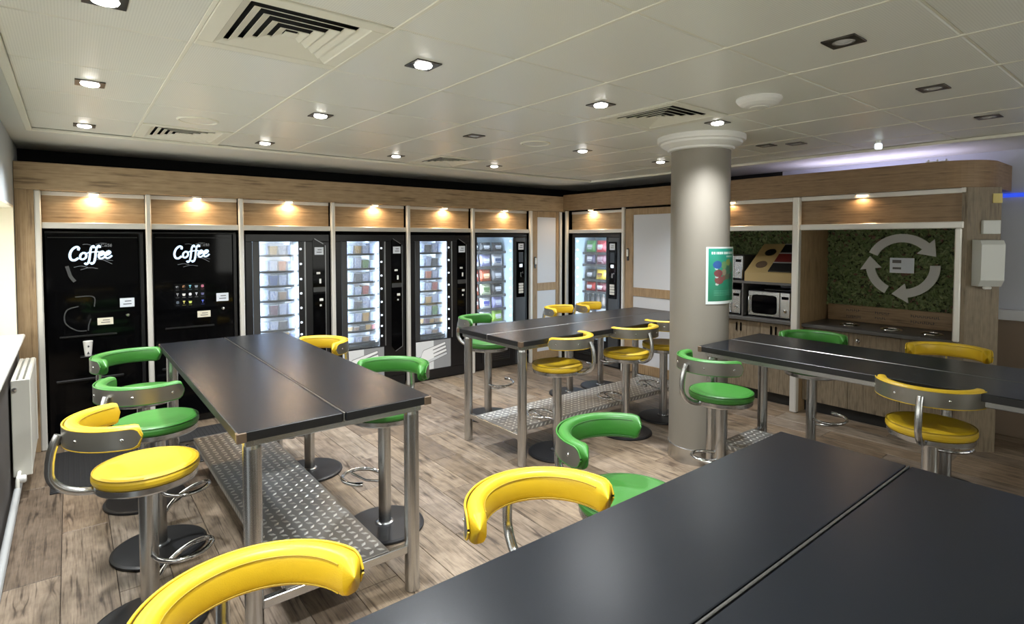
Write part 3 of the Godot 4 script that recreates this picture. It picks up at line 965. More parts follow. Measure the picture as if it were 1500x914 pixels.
func stool(colour: String, x: float, z: float, phi: float, foot: float, label: String):
	var t := thing("bar_stool", label, "stool", Vector3(x, 0.001, z), 0.0, colour + " swivel bar stools")
	var sw := -deg_to_rad(phi)
	var vin: Material = M["vinyl_" + colour]
	var pip: Material = M["piping_" + colour]
	obj("base_plate", meshes["base"], M.base_black, t)
	obj("post", meshes["post"], M.steel, t)
	var kind := "" if x < 0.5 else "_flat"
	var fo := obj("foot_ring", meshes["foot_ring" + kind], M.chrome, t)
	fo.rotation.y = -deg_to_rad(foot)
	obj("sleeve", meshes["sleeve" + kind], M.chrome, fo)
	var r := obj("seat_ring", meshes["seat_ring"], M.steel, t); r.rotation.y = sw
	var c := obj("seat_cushion", meshes["cushion"], vin, t); c.rotation.y = sw
	obj("piping", meshes["seat_piping"], pip, c)
	var bt := obj("back_tube", meshes["back_tube"], M.steel, t); bt.rotation.y = sw
	var p := obj("backrest_pad", meshes["pad"], vin, t); p.rotation.y = sw
	obj("stitched_seam", meshes["pad_seam"], pip, p)
	var bd := obj("back_band", meshes["band"], M.band, t); bd.rotation.y = sw
	obj("piping", meshes["band_piping"], vin, bd)
	for a in [-70.0, -28.0, 28.0, 70.0]:
		var o := obj("bolt", meshes["bolt"], M.chrome, bd)
		var ra := deg_to_rad(a)
		o.position = Vector3(0.05, 0.924, 0) + Vector3(cos(ra), 0, sin(ra)) * 0.2445
		o.basis = Basis(Vector3(-sin(ra), 0, cos(ra)), Vector3(cos(ra), 0, sin(ra)), Vector3.UP).orthonormalized()

func build_stools():
	stool_meshes()
	# window side of the table facing the coffee machines
	stool("yellow", 0.25, -2.91, 173, 10, "yellow swivel bar stool nearest the radiator, alone before two green ones")
	stool("green", 0.36, -3.61, 140, 10, "green swivel bar stool between a yellow stool and another green stool")
	stool("green", 0.36, -4.36, 228, 20, "green swivel bar stool on the black floor mat by the coffee machine")
	# aisle side of that table
	stool("yellow", 1.36, -4.12, 346, 175, "yellow swivel bar stool tucked in facing the first food carousel")
	stool("green", 1.45, -3.05, 328, 190, "green swivel bar stool in the aisle, before the carousel with the whole fork")
	# table facing the snack machines
	stool("yellow", 3.05, -3.25, 76, 205, "yellow swivel bar stool at the near leg of the table before the snack machines")
	stool("yellow", 3.86, -3.22, 101, 215, "yellow swivel bar stool in the middle of the table before the snack machines")
	stool("yellow", 4.46, -3.26, 120, 230, "yellow swivel bar stool half hidden behind the round column")
	stool("green", 3.17, -4.36, 242, 40, "green swivel bar stool in front of the snack machine on the long wall")
	stool("yellow", 4.34, -4.42, 250, 60, "yellow swivel bar stool behind the table, before the narrow white board")
	stool("yellow", 4.84, -4.42, 246, 60, "yellow swivel bar stool behind the table, before the corner snack machine")
	# table by the recycling unit
	stool("green", 3.33, -1.98, 193, 170, "green swivel bar stool standing against the round column")
	stool("green", 4.55, -1.93, 336, 60, "green swivel bar stool between the table and the microwave cupboard")
	stool("yellow", 4.72, -1.11, 345, 160, "yellow swivel bar stool before the recycling counter")
	stool("yellow", 3.62, -0.92, 174, -10, "yellow swivel bar stool with its steel back band towards the foreground table")
	# foreground table
	stool("yellow", 1.055, -1.12, 283, 80, "yellow swivel bar stool at the foreground table, next to the green one")
	stool("green", 1.68, -1.38, 258, 80, "green swivel bar stool at the foreground table")
	stool("yellow", 0.30, -1.16, 266, 80, "yellow swivel bar stool at the foreground table, on the window side")

# ------------------------------------------------------------------ vending machines
func ribbon(b: MB, pts: Array, w: float, z0: float, z1: float, closed := false):
	# brush stroke: smooth curve through the points, drawn as a flat ribbon with round ends
	var cv := Curve2D.new()
	var m := pts.size()
	for i in m:
		var p: Vector2 = pts[i]
		var tn: Vector2
		if closed: tn = (pts[(i + 1) % m] - pts[(i - 1 + m) % m]) * 0.18
		elif i == 0: tn = (pts[1] - pts[0]) * 0.2
		elif i == m - 1: tn = (pts[i] - pts[i - 1]) * 0.2
		else: tn = (pts[i + 1] - pts[i - 1]) * 0.18
		cv.add_point(p, -tn, tn)
	if closed:
		var tn2: Vector2 = (pts[1] - pts[m - 1]) * 0.18
		cv.add_point(pts[0], -tn2, tn2)
	var line := cv.tessellate(3, 6)
	for poly in Geometry2D.offset_polyline(line, w, Geometry2D.JOIN_ROUND, Geometry2D.END_ROUND):
		if not Geometry2D.is_polygon_clockwise(poly):
			b.prism(poly, z0, z1)

func coffee_logo(b: MB, at: Vector2, s: float):
	var put := func(a: Array, dx: float):
		var r := []
		for p in a:
			var q := Vector2(p[0] + dx + p[1] * 0.16, p[1])
			q = q.rotated(0.06)
			r.append(at + q * s)
		return r
	ribbon(b, put.call([[0.86, 1.32], [0.92, 1.62], [0.62, 1.78], [0.22, 1.45], [0.04, 0.8], [0.2, 0.18], [0.6, 0.02], [1.0, 0.3]], 0), 0.144 * s, 0, 0.002)
	ribbon(b, put.call([[1.52, 0.98], [1.2, 0.72], [1.2, 0.22], [1.48, 0.02]], 0), 0.125 * s, 0, 0.002)
	ribbon(b, put.call([[1.46, 0.02], [1.78, 0.28], [1.78, 0.72], [1.5, 0.98]], 0), 0.125 * s, 0, 0.002)
	ribbon(b, put.call([[1.62, 0.95], [1.9, 0.86], [2.1, 0.98]], 0), 0.066 * s, 0, 0.002)
	for d in [0.0, 0.62]:
		ribbon(b, put.call([[2.62, 1.5], [2.5, 1.78], [2.28, 1.6], [2.2, 1.0], [2.2, 0.2], [2.12, -0.4], [1.9, -0.62], [1.72, -0.42]], d), 0.128 * s, 0, 0.002)
	ribbon(b, put.call([[1.96, 0.92], [2.5, 0.98], [3.2, 0.96]], 0), 0.083 * s, 0, 0.002)
	for d in [0.0, 0.72]:
		ribbon(b, put.call([[3.24, 0.42], [3.6, 0.55], [3.74, 0.82], [3.5, 0.98], [3.22, 0.72], [3.18, 0.3], [3.42, 0.02], [3.72, 0.1], [3.96, 0.36]], d), 0.116 * s, 0, 0.002)

func coffee_swirls(b: MB, at: Vector2, s: float):
	var put := func(a: Array):
		var r := []
		for p in a: r.append(at + Vector2(p[0], p[1]) * s)
		return r
	ribbon(b, put.call([[2.6, 0.1], [3.6, 0.05], [4.7, -0.55]]), 0.03 * s, 0, 0.001)
	ribbon(b, put.call([[3.2, 0.2], [4.2, 0.0], [4.8, -0.1]]), 0.02 * s, 0, 0.001)
	ribbon(b, put.call([[0.5, -0.9], [1.3, -0.75], [2.0, -0.95]]), 0.03 * s, 0, 0.001)
	ribbon(b, put.call([[1.2, -1.25], [2.2, -1.0], [3.1, -1.15]]), 0.025 * s, 0, 0.001)
	ribbon(b, put.call([[1.5, 2.15], [2.0, 2.2], [2.4, 2.05]]), 0.025 * s, 0, 0.001)
	ribbon(b, put.call([[2.9, 2.15], [3.5, 2.35], [4.2, 2.3]]), 0.025 * s, 0, 0.001)

func label_sticker(parent: Node, called: String, c: Vector3, w: float, h: float, m: Material, lines := 2):
	var b := MB.new()
	b.box(c, Vector3(w, h, 0.002), 0.0005)
	var o := obj(called, b, m, parent)
	b = MB.new()
	for i in lines:
		b.box(c + Vector3((0.06 - 0.05 * i) * w, h * (0.16 - 0.32 * i / max(1, lines - 1)), 0.0012), Vector3(w * (0.45 + 0.12 * i), h * 0.09, 0.0006), 0)
	obj("print", b, M.ink, o)

func coffee_machine(x0: float, w: float, second: bool, label: String):
	var t := thing("coffee_machine", label, "vending machine", Vector3(x0, 0.0, -5.90))
	var b := MB.new()
	b.bx(Vector3(0.008, 0.05, -0.47), Vector3(w - 0.008, 1.79, -0.03), 0.006)
	b.bx(Vector3(0.03, 0.0, -0.45), Vector3(w - 0.03, 0.06, -0.06), 0.002)
	obj("body", b, M.body_black, t)
	b = MB.new()
	b.bx(Vector3(0.012, 0.07, -0.029), Vector3(w - 0.05, 1.775, -0.006), 0.006)
	obj("glass_door", b, M.gloss_black, t)
	b = MB.new()   # hinge-side frame profile
	b.bx(Vector3(w - 0.045, 0.07, -0.029), Vector3(w - 0.012, 1.775, -0.012), 0.004)
	b.bx(Vector3(0.03, 1.735, -0.006), Vector3(w - 0.06, 1.741, -0.002), 0.001)
	obj("door_frame", b, M.satin_black, t)
	b = MB.new()
	coffee_logo(b, Vector2(w * 0.235, 1.545), 0.062)
	var lg := obj("logo", b, M.logo_glow, t); lg.position.z = -0.006
	b = MB.new()
	coffee_swirls(b, Vector2(w * 0.235, 1.545), 0.062)
	var sg := obj("logo_swirls", b, M.logo_faint, t); sg.position.z = -0.006
	var tx := TextMesh.new()
	tx.text = "Café"; tx.font_size = 24; tx.pixel_size = 0.0015; tx.depth = 0.001
	var sf := SystemFont.new(); sf.font_names = PackedStringArray(["Droid Serif"]); sf.font_italic = true; sf.font_weight = 700
	tx.font = sf
	var tn := MeshInstance3D.new(); tn.name = "small_lettering"; tn.mesh = tx; tn.material_override = M.logo_faint
	t.add_child(tn, true); tn.position = Vector3(w * 0.235 + 0.255, 1.672, -0.0045)
	if second:
		# lit menu: rows of little drink pictures
		var mp := func(px, py):
			var gx := int(px / 24.0); var gy := int(py / 30.0)
			var u := fmod(px, 24.0) - 12.0; var v := fmod(py, 30.0) - 12.0
			var tint: Color = [col(150, 150, 150), col(176, 130, 96), col(140, 220, 240), col(150, 160, 170), col(200, 120, 140), col(170, 170, 170), col(250, 246, 236), col(246, 246, 246), col(230, 230, 236), col(110, 110, 150), col(100, 110, 120), col(240, 230, 130), col(226, 240, 120), Color.BLACK, col(110, 130, 240)][clampi(gy * 5 + gx, 0, 14)]
			var on := false
			match (gx + gy * 2) % 3:
				0: on = abs(u) < 6.0 - v * 0.3 and v > -4 and v < 6
				1: on = u * u + v * v < 36.0
				2: on = (abs(u) < 5 and v > -6 and v < -1) or (abs(u) < 2 and v >= -1 and v < 6)
			if gy == 0 and gx < 2: on = on and fmod(u + v, 3.0) < 1.0
			if on: return tint
			if v > 10 and v < 13 and abs(u) < 7: return tint * 0.5
			return col(4, 4, 6)
		var mm := mk("menu_screen", Color(0.01, 0.01, 0.01), 0.1)
		mm.emission_enabled = true; mm.emission_texture = img_tex(120, 90, mp); mm.emission = Color.WHITE; mm.emission_energy_multiplier = 0.9
		mm.emission_operator = BaseMaterial3D.EMISSION_OP_MULTIPLY
		b = MB.new()
		b.quad(Vector3(0.165, 1.10, -0.0045), Vector3(0.42, 1.10, -0.0045), Vector3(0.42, 1.315, -0.0045), Vector3(0.165, 1.315, -0.0045), Vector3.BACK)
		obj("menu_screen", b, mm, t)
	else:
		b = MB.new()   # pictured coffee machine outline on the glass
		ribbon(b, [Vector2(0.15, 1.5), Vector2(0.17, 1.42), Vector2(0.2, 1.37)], 0.012, 0, 0.001)
		ribbon(b, [Vector2(0.2, 1.24), Vector2(0.32, 1.235), Vector2(0.325, 1.15)], 0.004, 0, 0.001)
		ribbon(b, [Vector2(0.22, 1.16), Vector2(0.14, 1.13), Vector2(0.13, 1.03), Vector2(0.2, 0.96), Vector2(0.27, 0.95)], 0.0045, 0, 0.001)
		ribbon(b, [Vector2(0.3, 1.05), Vector2(0.285, 1.0), Vector2(0.28, 0.95)], 0.004, 0, 0.001)
		var po := obj("door_picture", b, M.graphite, t); po.position.z = -0.006
	label_sticker(t, "price_sticker", Vector3(w * 0.795, 1.17, -0.005), 0.105, 0.078, M.sticker)
	label_sticker(t, "notice_sticker", Vector3(w * 0.57, 1.02, -0.005), 0.11, 0.06, M.sticker_cream)
	b = MB.new()
	b.lathe([[0.0, 0.012], [0.012, 0.011], [0.016, 0.004], [0.016, 0.0]], Vector3.ZERO, 16)
	var cs := obj("coin_button", b, M.chrome, t); cs.rotation.x = PI / 2; cs.position = Vector3(w * 0.8, 1.06, -0.006)
	# cup station
	b = MB.new()
	b.bx(Vector3(0.09, 0.9, -0.012), Vector3(w - 0.22, 0.915, 0.004), 0.003)
	obj("cup_station_hood", b, M.satin_black, t)
	b = MB.new()
	b.bx(Vector3(0.06, 0.53, -0.012), Vector3(w - 0.18, 0.55, 0.012), 0.004)
	obj("drip_tray", b, M.satin_black, t)
	if not second:
		var cup := thing("paper_cup", "white paper cup with a dark emblem in the first coffee machine", "cup", Vector3(x0 + 0.275, 0.745, -5.86))
		b = MB.new()
		b.lathe([[0.0, 0.0], [0.023, 0.0], [0.034, 0.118], [0.0355, 0.12], [0.034, 0.123], [0.032, 0.12], [0.022, 0.004]], Vector3.ZERO, 24)
		obj("cup_body", b, M.white_gloss, cup)
		b = MB.new()
		b.prism(PackedVector2Array([Vector2(-0.009, 0.018), Vector2(0.009, 0.018), Vector2(0.0, 0.04)]), 0.026, 0.029)
		b.prism(PackedVector2Array([Vector2(0.0, 0.072), Vector2(0.010, 0.082), Vector2(0.0, 0.092), Vector2(-0.004, 0.082)]), 0.031, 0.0335)
		obj("emblem", b, M.ink, cup)
		b = MB.new()
		b.bx(Vector3(0.22, 0.738, -0.012), Vector3(0.33, 0.745, 0.09), 0.002)
		obj("cup_rest", b, M.satin_black, t)

func control_panel(t: Node3D, x0: float, x1: float, keypad: bool):
	var b := MB.new()
	var h0 := 0.42; var h1 := 1.71
	if keypad:
		b.bx(Vector3(x0, 0.93, -0.012), Vector3(x1, 1.69, 0.004), 0.003)
		obj("control_panel", b, M.gloss_black, t)
		label_sticker(t, "price_sticker", Vector3((x0 + x1) / 2, 1.625, 0.006), (x1 - x0) * 0.66, 0.085, M.sticker)
		b = MB.new()
		b.bx(Vector3(x0 + 0.03, 1.41, 0.004), Vector3(x1 - 0.03, 1.55, 0.007), 0.002)
		obj("reader", b, M.satin_black, t)
		b = MB.new()
		b.bx(Vector3(x0 + 0.045, 1.345, 0.004), Vector3(x1 - 0.045, 1.385, 0.007), 0.002)
		obj("display", b, M.knob_glow, t)
		b = MB.new()
		for i in 3:
			for j in 4:
				b.box(Vector3(lerpf(x0 + 0.045, x1 - 0.045, i / 2.0), 1.0 + j * 0.036, 0.008), Vector3(0.031, 0.03, 0.008), 0.003)
		obj("keypad", b, M.key_white, t)
		b = MB.new()
		b.box(Vector3((x0 + x1) / 2, 1.24, 0.007), Vector3(0.02, 0.06, 0.006), 0.002)
		b.box(Vector3((x0 + x1) / 2 + 0.03, 1.27, 0.007), Vector3(0.012, 0.02, 0.006), 0.002)
		obj("coin_slot", b, M.chrome, t)
		return
	var poly := PackedVector2Array([Vector2(x0, h0 + 0.06), Vector2(x0, h1), Vector2(x0 + 0.02, h1 + 0.02), Vector2(x1, h1 - 0.05), Vector2(x1, h0 + 0.05), Vector2(x0 + 0.045, h0)])
	b.prism(poly, -0.008, 0.003)
	obj("control_panel", b, M.gloss_black, t)
	b = MB.new()
	ribbon(b, [poly[2], poly[3] + Vector2(-0.02, 0.014)], 0.0035, 0.003, 0.006)
	ribbon(b, [poly[3], (poly[3] + poly[4]) / 2, poly[4]], 0.0035, 0.003, 0.006)
	ribbon(b, [poly[4], poly[5]], 0.0035, 0.003, 0.006)
	obj("panel_outline", b, M.silver_strip, t)
	label_sticker(t, "price_sticker", Vector3((x0 + x1) / 2, 1.6, 0.005), 0.095, 0.08, M.sticker)
	b = MB.new()
	b.box(Vector3((x0 + x1) / 2, 1.19, 0.004), Vector3(x1 - x0 - 0.01, 0.05, 0.008), 0.003)
	obj("coin_tray", b, M.graphite, t)
	b = MB.new()
	b.box(Vector3((x0 + x1) / 2 - 0.01, 1.365, 0.005), Vector3(0.04, 0.022, 0.006), 0.002)
	b.box(Vector3((x0 + x1) / 2 + 0.01, 1.28, 0.005), Vector3(0.02, 0.05, 0.006), 0.002)
	b.box(Vector3((x0 + x1) / 2 + 0.02, 1.08, 0.005), Vector3(0.04, 0.028, 0.006), 0.004)
	b.box(Vector3((x0 + x1) / 2 + 0.012, 1.02, 0.005), Vector3(0.02, 0.02, 0.006), 0.004)
	obj("push_buttons", b, M.key_white, t)

func fork_tex() -> ImageTexture:
	var f := func(px, py):
		var u: float = px / 255.0; var v: float = 1.0 - py / 159.0
		var c: Color = col(226, 229, 230)
		# the fork: bowl at the left, four tines reaching to the right
		var x: float = u * 1.6; var y: float = v
		var q := Vector2(x - 0.22, y - 0.42).rotated(-0.20)
		var edge := 9.0
		var body := Rect2(0.0, -0.22, 0.55, 0.44)
		var d: float = max(abs(q.x - 0.28) - 0.30, abs(q.y) - 0.24 + 0.22 * pow(max(0.0, (0.22 - q.x) / 0.22), 2.0))
		edge = min(edge, d)
		for k in 4:
			var ty: float = -0.19 + 0.127 * k + 0.03 * (q.x - 0.5)
			edge = min(edge, max(abs(q.y - ty) - (0.052 - 0.022 * max(0.0, q.x - 0.5)), abs(q.x - 0.85) - 0.34))
		edge = min(edge, max(abs(q.y) - 0.05, abs(q.x + 0.15) - 0.3))
		if edge < 0.0:
			c = col(247, 248, 248)
			if q.y < -0.17 + 0.05 * q.x: c = col(216, 219, 221)
		elif edge < 0.016: c = col(96, 98, 100)
		elif u > 0.5: c = col(150, 152, 154)
		return c
	return img_tex(256, 160, f)

func food_carousel(x0: float, w: float, label: String, which: String, seed: int):
	var t := thing("food_carousel", label, "vending machine", Vector3(x0, 0.0, -5.90))
	var wx0 := 0.145; var wx1 := 0.52; var wy0 := 0.50; var wy1 := 1.695
	var b := MB.new()
	b.bx(Vector3(0.01, 0.04, -0.48), Vector3(0.03, 1.775, -0.03), 0.003)
	b.bx(Vector3(w - 0.03, 0.04, -0.48), Vector3(w - 0.01, 1.775, -0.03), 0.003)
	b.bx(Vector3(0.03, 0.04, -0.48), Vector3(w - 0.03, 1.775, -0.46), 0.003)
	b.bx(Vector3(0.03, 1.745, -0.46), Vector3(w - 0.03, 1.775, -0.03), 0.003)
	b.bx(Vector3(0.03, 0.0, -0.46), Vector3(w - 0.03, 0.13, -0.04), 0.003)
	b.bx(Vector3(0.60, 0.13, -0.46), Vector3(0.62, 1.745, -0.03), 0.002)
	obj("body", b, M.body_black, t)
	b = MB.new()
	b.bx(Vector3(0.01, 1.70, -0.03), Vector3(w - 0.01, 1.775, -0.004), 0.004)
	b.bx(Vector3(0.01, 0.13, -0.03), Vector3(0.075, 1.70, -0.004), 0.004)
	b.bx(Vector3(0.572, 0.13, -0.03), Vector3(w - 0.01, 1.70, -0.004), 0.004)
	b.bx(Vector3(0.075, 0.13, -0.03), Vector3(0.572, 0.495, -0.01), 0.002)
	b.bx(Vector3(0.01, 0.012, -0.03), Vector3(w - 0.01, 0.13, -0.008), 0.004)
	b.bx(Vector3(0.525, 0.495, -0.03), Vector3(0.572, 1.70, -0.012), 0.002)
	obj("door_frame", b, M.satin_black, t)
	b = MB.new()
	b.bx(Vector3(0.078, 0.495, -0.028), Vector3(0.143, 1.70, -0.006), 0.004)
	obj("hinge_strip", b, M.graphite, t)
	b = MB.new()
	b.bx(Vector3(0.582, 0.5, -0.004), Vector3(0.594, 1.70, 0.0), 0.0015)
	obj("silver_strip", b, M.silver_strip, t)
	control_panel(t, 0.665, 0.80, false)
	# lit drum: white core, curved trays, clear flaps
	b = MB.new()
	var cx := (wx0 + wx1) / 2
	for k in 16:
		var a0 := PI * k / 16; var a1 := PI * (k + 1) / 16
		var p0 := Vector3(cx + 0.2 * cos(a0), 0, -0.33 + 0.14 * sin(a0)); var p1 := Vector3(cx + 0.2 * cos(a1), 0, -0.33 + 0.14 * sin(a1))
		var n0 := Vector3(cos(a0), 0, sin(a0)); var n1 := Vector3(cos(a1), 0, sin(a1))
		b.quads(p0 + Vector3.UP * 0.47, p1 + Vector3.UP * 0.47, p1 + Vector3.UP * 1.72, p0 + Vector3.UP * 1.72, n0, n1, n1, n0)
	obj("drum_core", b, M.inner_white, t)
	b = MB.new()
	b.bx(Vector3(0.032, 0.46, -0.45), Vector3(0.036, 1.74, -0.035), 0)
	b.bx(Vector3(0.594, 0.46, -0.45), Vector3(0.598, 1.74, -0.035), 0)
	b.bx(Vector3(0.036, 0.46, -0.45), Vector3(0.594, 1.74, -0.446), 0)
	b.bx(Vector3(0.036, 1.738, -0.445), Vector3(0.594, 1.742, -0.035), 0)
	obj("cabinet_lining", b, M.inner_white, t)
	var zf := func(x): return -0.30 + 0.262 * pow(max(0.0, 1.0 - pow(abs(x) / 0.262, 3.0)), 1.0 / 3.0)
	var rows := [1.555, 1.39, 1.24, 1.09, 0.935, 0.785, 0.686, 0.555, 0.505]
	for y in rows:
		var tr := MB.new()
		var pl := PackedVector2Array()
		for k in 25:
			var xx := 0.262 * cos(lerpf(PI, 0.0, k / 24.0))
			pl.append(Vector2(cx + xx, zf.call(xx)))
		tr.xf = Transform3D(Basis(Vector3(1, 0, 0), Vector3(0, 0, 1), Vector3(0, 1, 0)), Vector3.ZERO)
		tr.prism(pl, y - 0.012, y + 0.010)
		obj("tray", tr, M.body_black, t)
	for i in rows.size() - 1:
		var fl := MB.new()
		var top: float = (1.69 if i == 0 else rows[i - 1] - 0.012)
		var hi := top - 0.004
		for k in 12:
			var xa := lerpf(-0.25, 0.25, k / 12.0); var xb := lerpf(-0.25, 0.25, (k + 1) / 12.0)
			var p0 := Vector3(cx + xa, 0, zf.call(xa) - 0.003); var p1 := Vector3(cx + xb, 0, zf.call(xb) - 0.003)
			var nn := Vector3(p0.z - p1.z, 0, p1.x - p0.x).normalized()
			fl.quads(p0 + Vector3.UP * (rows[i] + 0.01), p1 + Vector3.UP * (rows[i] + 0.01), p1 + Vector3.UP * hi, p0 + Vector3.UP * hi, nn, nn, nn, nn)
		obj("flap", fl, M.clear, t)
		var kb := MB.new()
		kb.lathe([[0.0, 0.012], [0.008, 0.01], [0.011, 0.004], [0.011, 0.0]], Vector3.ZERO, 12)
		var ko := obj("flap_knob", kb, M.knob_glow, t)  # glow on the knob stands in for reflected LED light
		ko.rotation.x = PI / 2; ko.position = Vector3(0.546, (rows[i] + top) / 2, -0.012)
	b = MB.new()
	b.box(Vector3(cx, (wy0 + wy1) / 2, -0.018), Vector3(wx1 - wx0 + 0.008, wy1 - wy0, 0.004), 0)
	obj("window_pane", b, M.glass, t)
	# LED tubes just behind the door frame, both sides, and their light
	for s in [[0.085, 0.6], [0.56, -0.6]]:
		b = MB.new()
		b.box(Vector3(s[0], 1.1, -0.045), Vector3(0.02, 1.15, 0.01), 0.002)
		obj("led_tube", b, M.led_cool, t)
		area(Vector3(s[0], 1.1, -0.055), Vector2(0.025, 1.15), CAROUSEL_E, Color(0.84, 0.92, 1.0), Vector3(0, -s[1], 0), t)
	# picture of a fork on the lower panel
	b = MB.new()
	b.quad(Vector3(0.08, 0.135, -0.008), Vector3(0.57, 0.135, -0.008), Vector3(0.57, 0.485, -0.008), Vector3(0.08, 0.485, -0.008), Vector3.BACK)
	b.bx(Vector3(0.08, 0.135, -0.012), Vector3(0.57, 0.485, -0.0085), 0)
	obj("fork_picture", b, M.fork_print, t)
	# packed food on the trays
	var rng := RandomNumberGenerator.new(); rng.seed = seed
	var cols := [[col(70, 90, 150), "blue"], [col(190, 150, 60), "amber"], [col(170, 70, 60), "red"], [col(60, 52, 60), "dark"], [col(196, 110, 60), "orange"], [col(90, 140, 70), "green"], [col(150, 120, 90), "brown"], [col(110, 60, 80), "plum"]]
	var ords := ["top", "second", "third", "fourth", "fifth", "sixth", "seventh", "lowest"]
	for i in 8:
		var n := 5 if i == 6 else 4
		for k in n:
			var c = cols[rng.randi_range(0, 7)]
			var pale := k != 1 + i % 2 and i != 6
			var m: Material = M["pack_pale"] if pale else pack_mat(c[0])
			var fx := cx + (k - (n - 1) / 2.0) * (0.34 / n)
			var ph := (0.115 if i < 6 else 0.06) * rng.randf_range(0.65, 1.0)
			var th := atan2(zf.call(fx - cx - 0.01) - zf.call(fx - cx + 0.01), 0.02) * 0.6
			var pk := thing("food_pack", ("clear-lidded food pack" if pale else c[1] + " food pack") + " on the " + ords[i] + " tray of the " + which, "food pack", Vector3(x0 + fx, rows[i] + 0.0105, -5.90 + zf.call(fx - cx) - 0.058), th, "packs in the " + which)
			var pb := MB.new()
			var pw2 := 0.34 / n * 0.9
			pb.xf = Transform3D(Basis(), Vector3(0, 0, 0.035))
			# tapered tub
			var lo2 := [Vector3(-pw2 * 0.4, 0, 0.0), Vector3(pw2 * 0.4, 0, 0.0), Vector3(pw2 * 0.4, 0, -0.07), Vector3(-pw2 * 0.4, 0, -0.07)]
			var hi2 := [Vector3(-pw2 * 0.5, ph, 0.008), Vector3(pw2 * 0.5, ph, 0.008), Vector3(pw2 * 0.5, ph, -0.078), Vector3(-pw2 * 0.5, ph, -0.078)]
			for e in 4:
				var nn := Vector3(lo2[e].x + lo2[(e + 1) % 4].x, 0, lo2[e].z + lo2[(e + 1) % 4].z + 0.07).normalized()
				pb.quad(lo2[e], lo2[(e + 1) % 4], hi2[(e + 1) % 4], hi2[e], nn)
			pb.quad(lo2[0], lo2[1], lo2[2], lo2[3], Vector3.DOWN)
			obj("tub", pb, m, pk)
			pb = MB.new()
			pb.box(Vector3(0, ph + 0.003, 0), Vector3(pw2 * 1.04, 0.006, 0.092), 0.002)
			obj("lid", pb, M.inner_blue if pale else M.sticker, pk)

func pack_mat(c: Color) -> Material:
	var k := "pack_" + c.to_html(false)
	if not M.has(k): mk(k, c, 0.4)
	return M[k]

func bag_mesh(w: float, h: float, d: float) -> ArrayMesh:
	# pillow bag: bulging middle, crimped flat ends
	var b := MB.new()
	var N := 8; var K := 8
	var P := func(i, j, s):
		var u := float(i) / N * 2 - 1; var v := float(j) / K
		var bulge: float = sqrt(max(0.0, 1.0 - pow(abs(u), 3.0))) * pow(max(0.0, sin(PI * clamp((v - 0.06) / 0.88, 0.0, 1.0))), 0.55)
		var wob := 0.06 * sin(u * 9.0 + v * 7.0) * bulge
		return Vector3(u * w / 2 * (1.0 - 0.06 * bulge), v * h, s * (bulge + wob) * d / 2 + s * 0.0005)
	for s in [1.0, -1.0]:
		for i in N:
			for j in K:
				var a: Vector3 = P.call(i, j, s); var c2: Vector3 = P.call(i + 1, j, s); var c3: Vector3 = P.call(i + 1, j + 1, s); var c4: Vector3 = P.call(i, j + 1, s)
				var nn := (c2 - a).cross(c4 - a).normalized()
				if nn.z * s < 0: nn = -nn
				b.quad(a, c2, c3, c4, nn)
	return b.mesh()

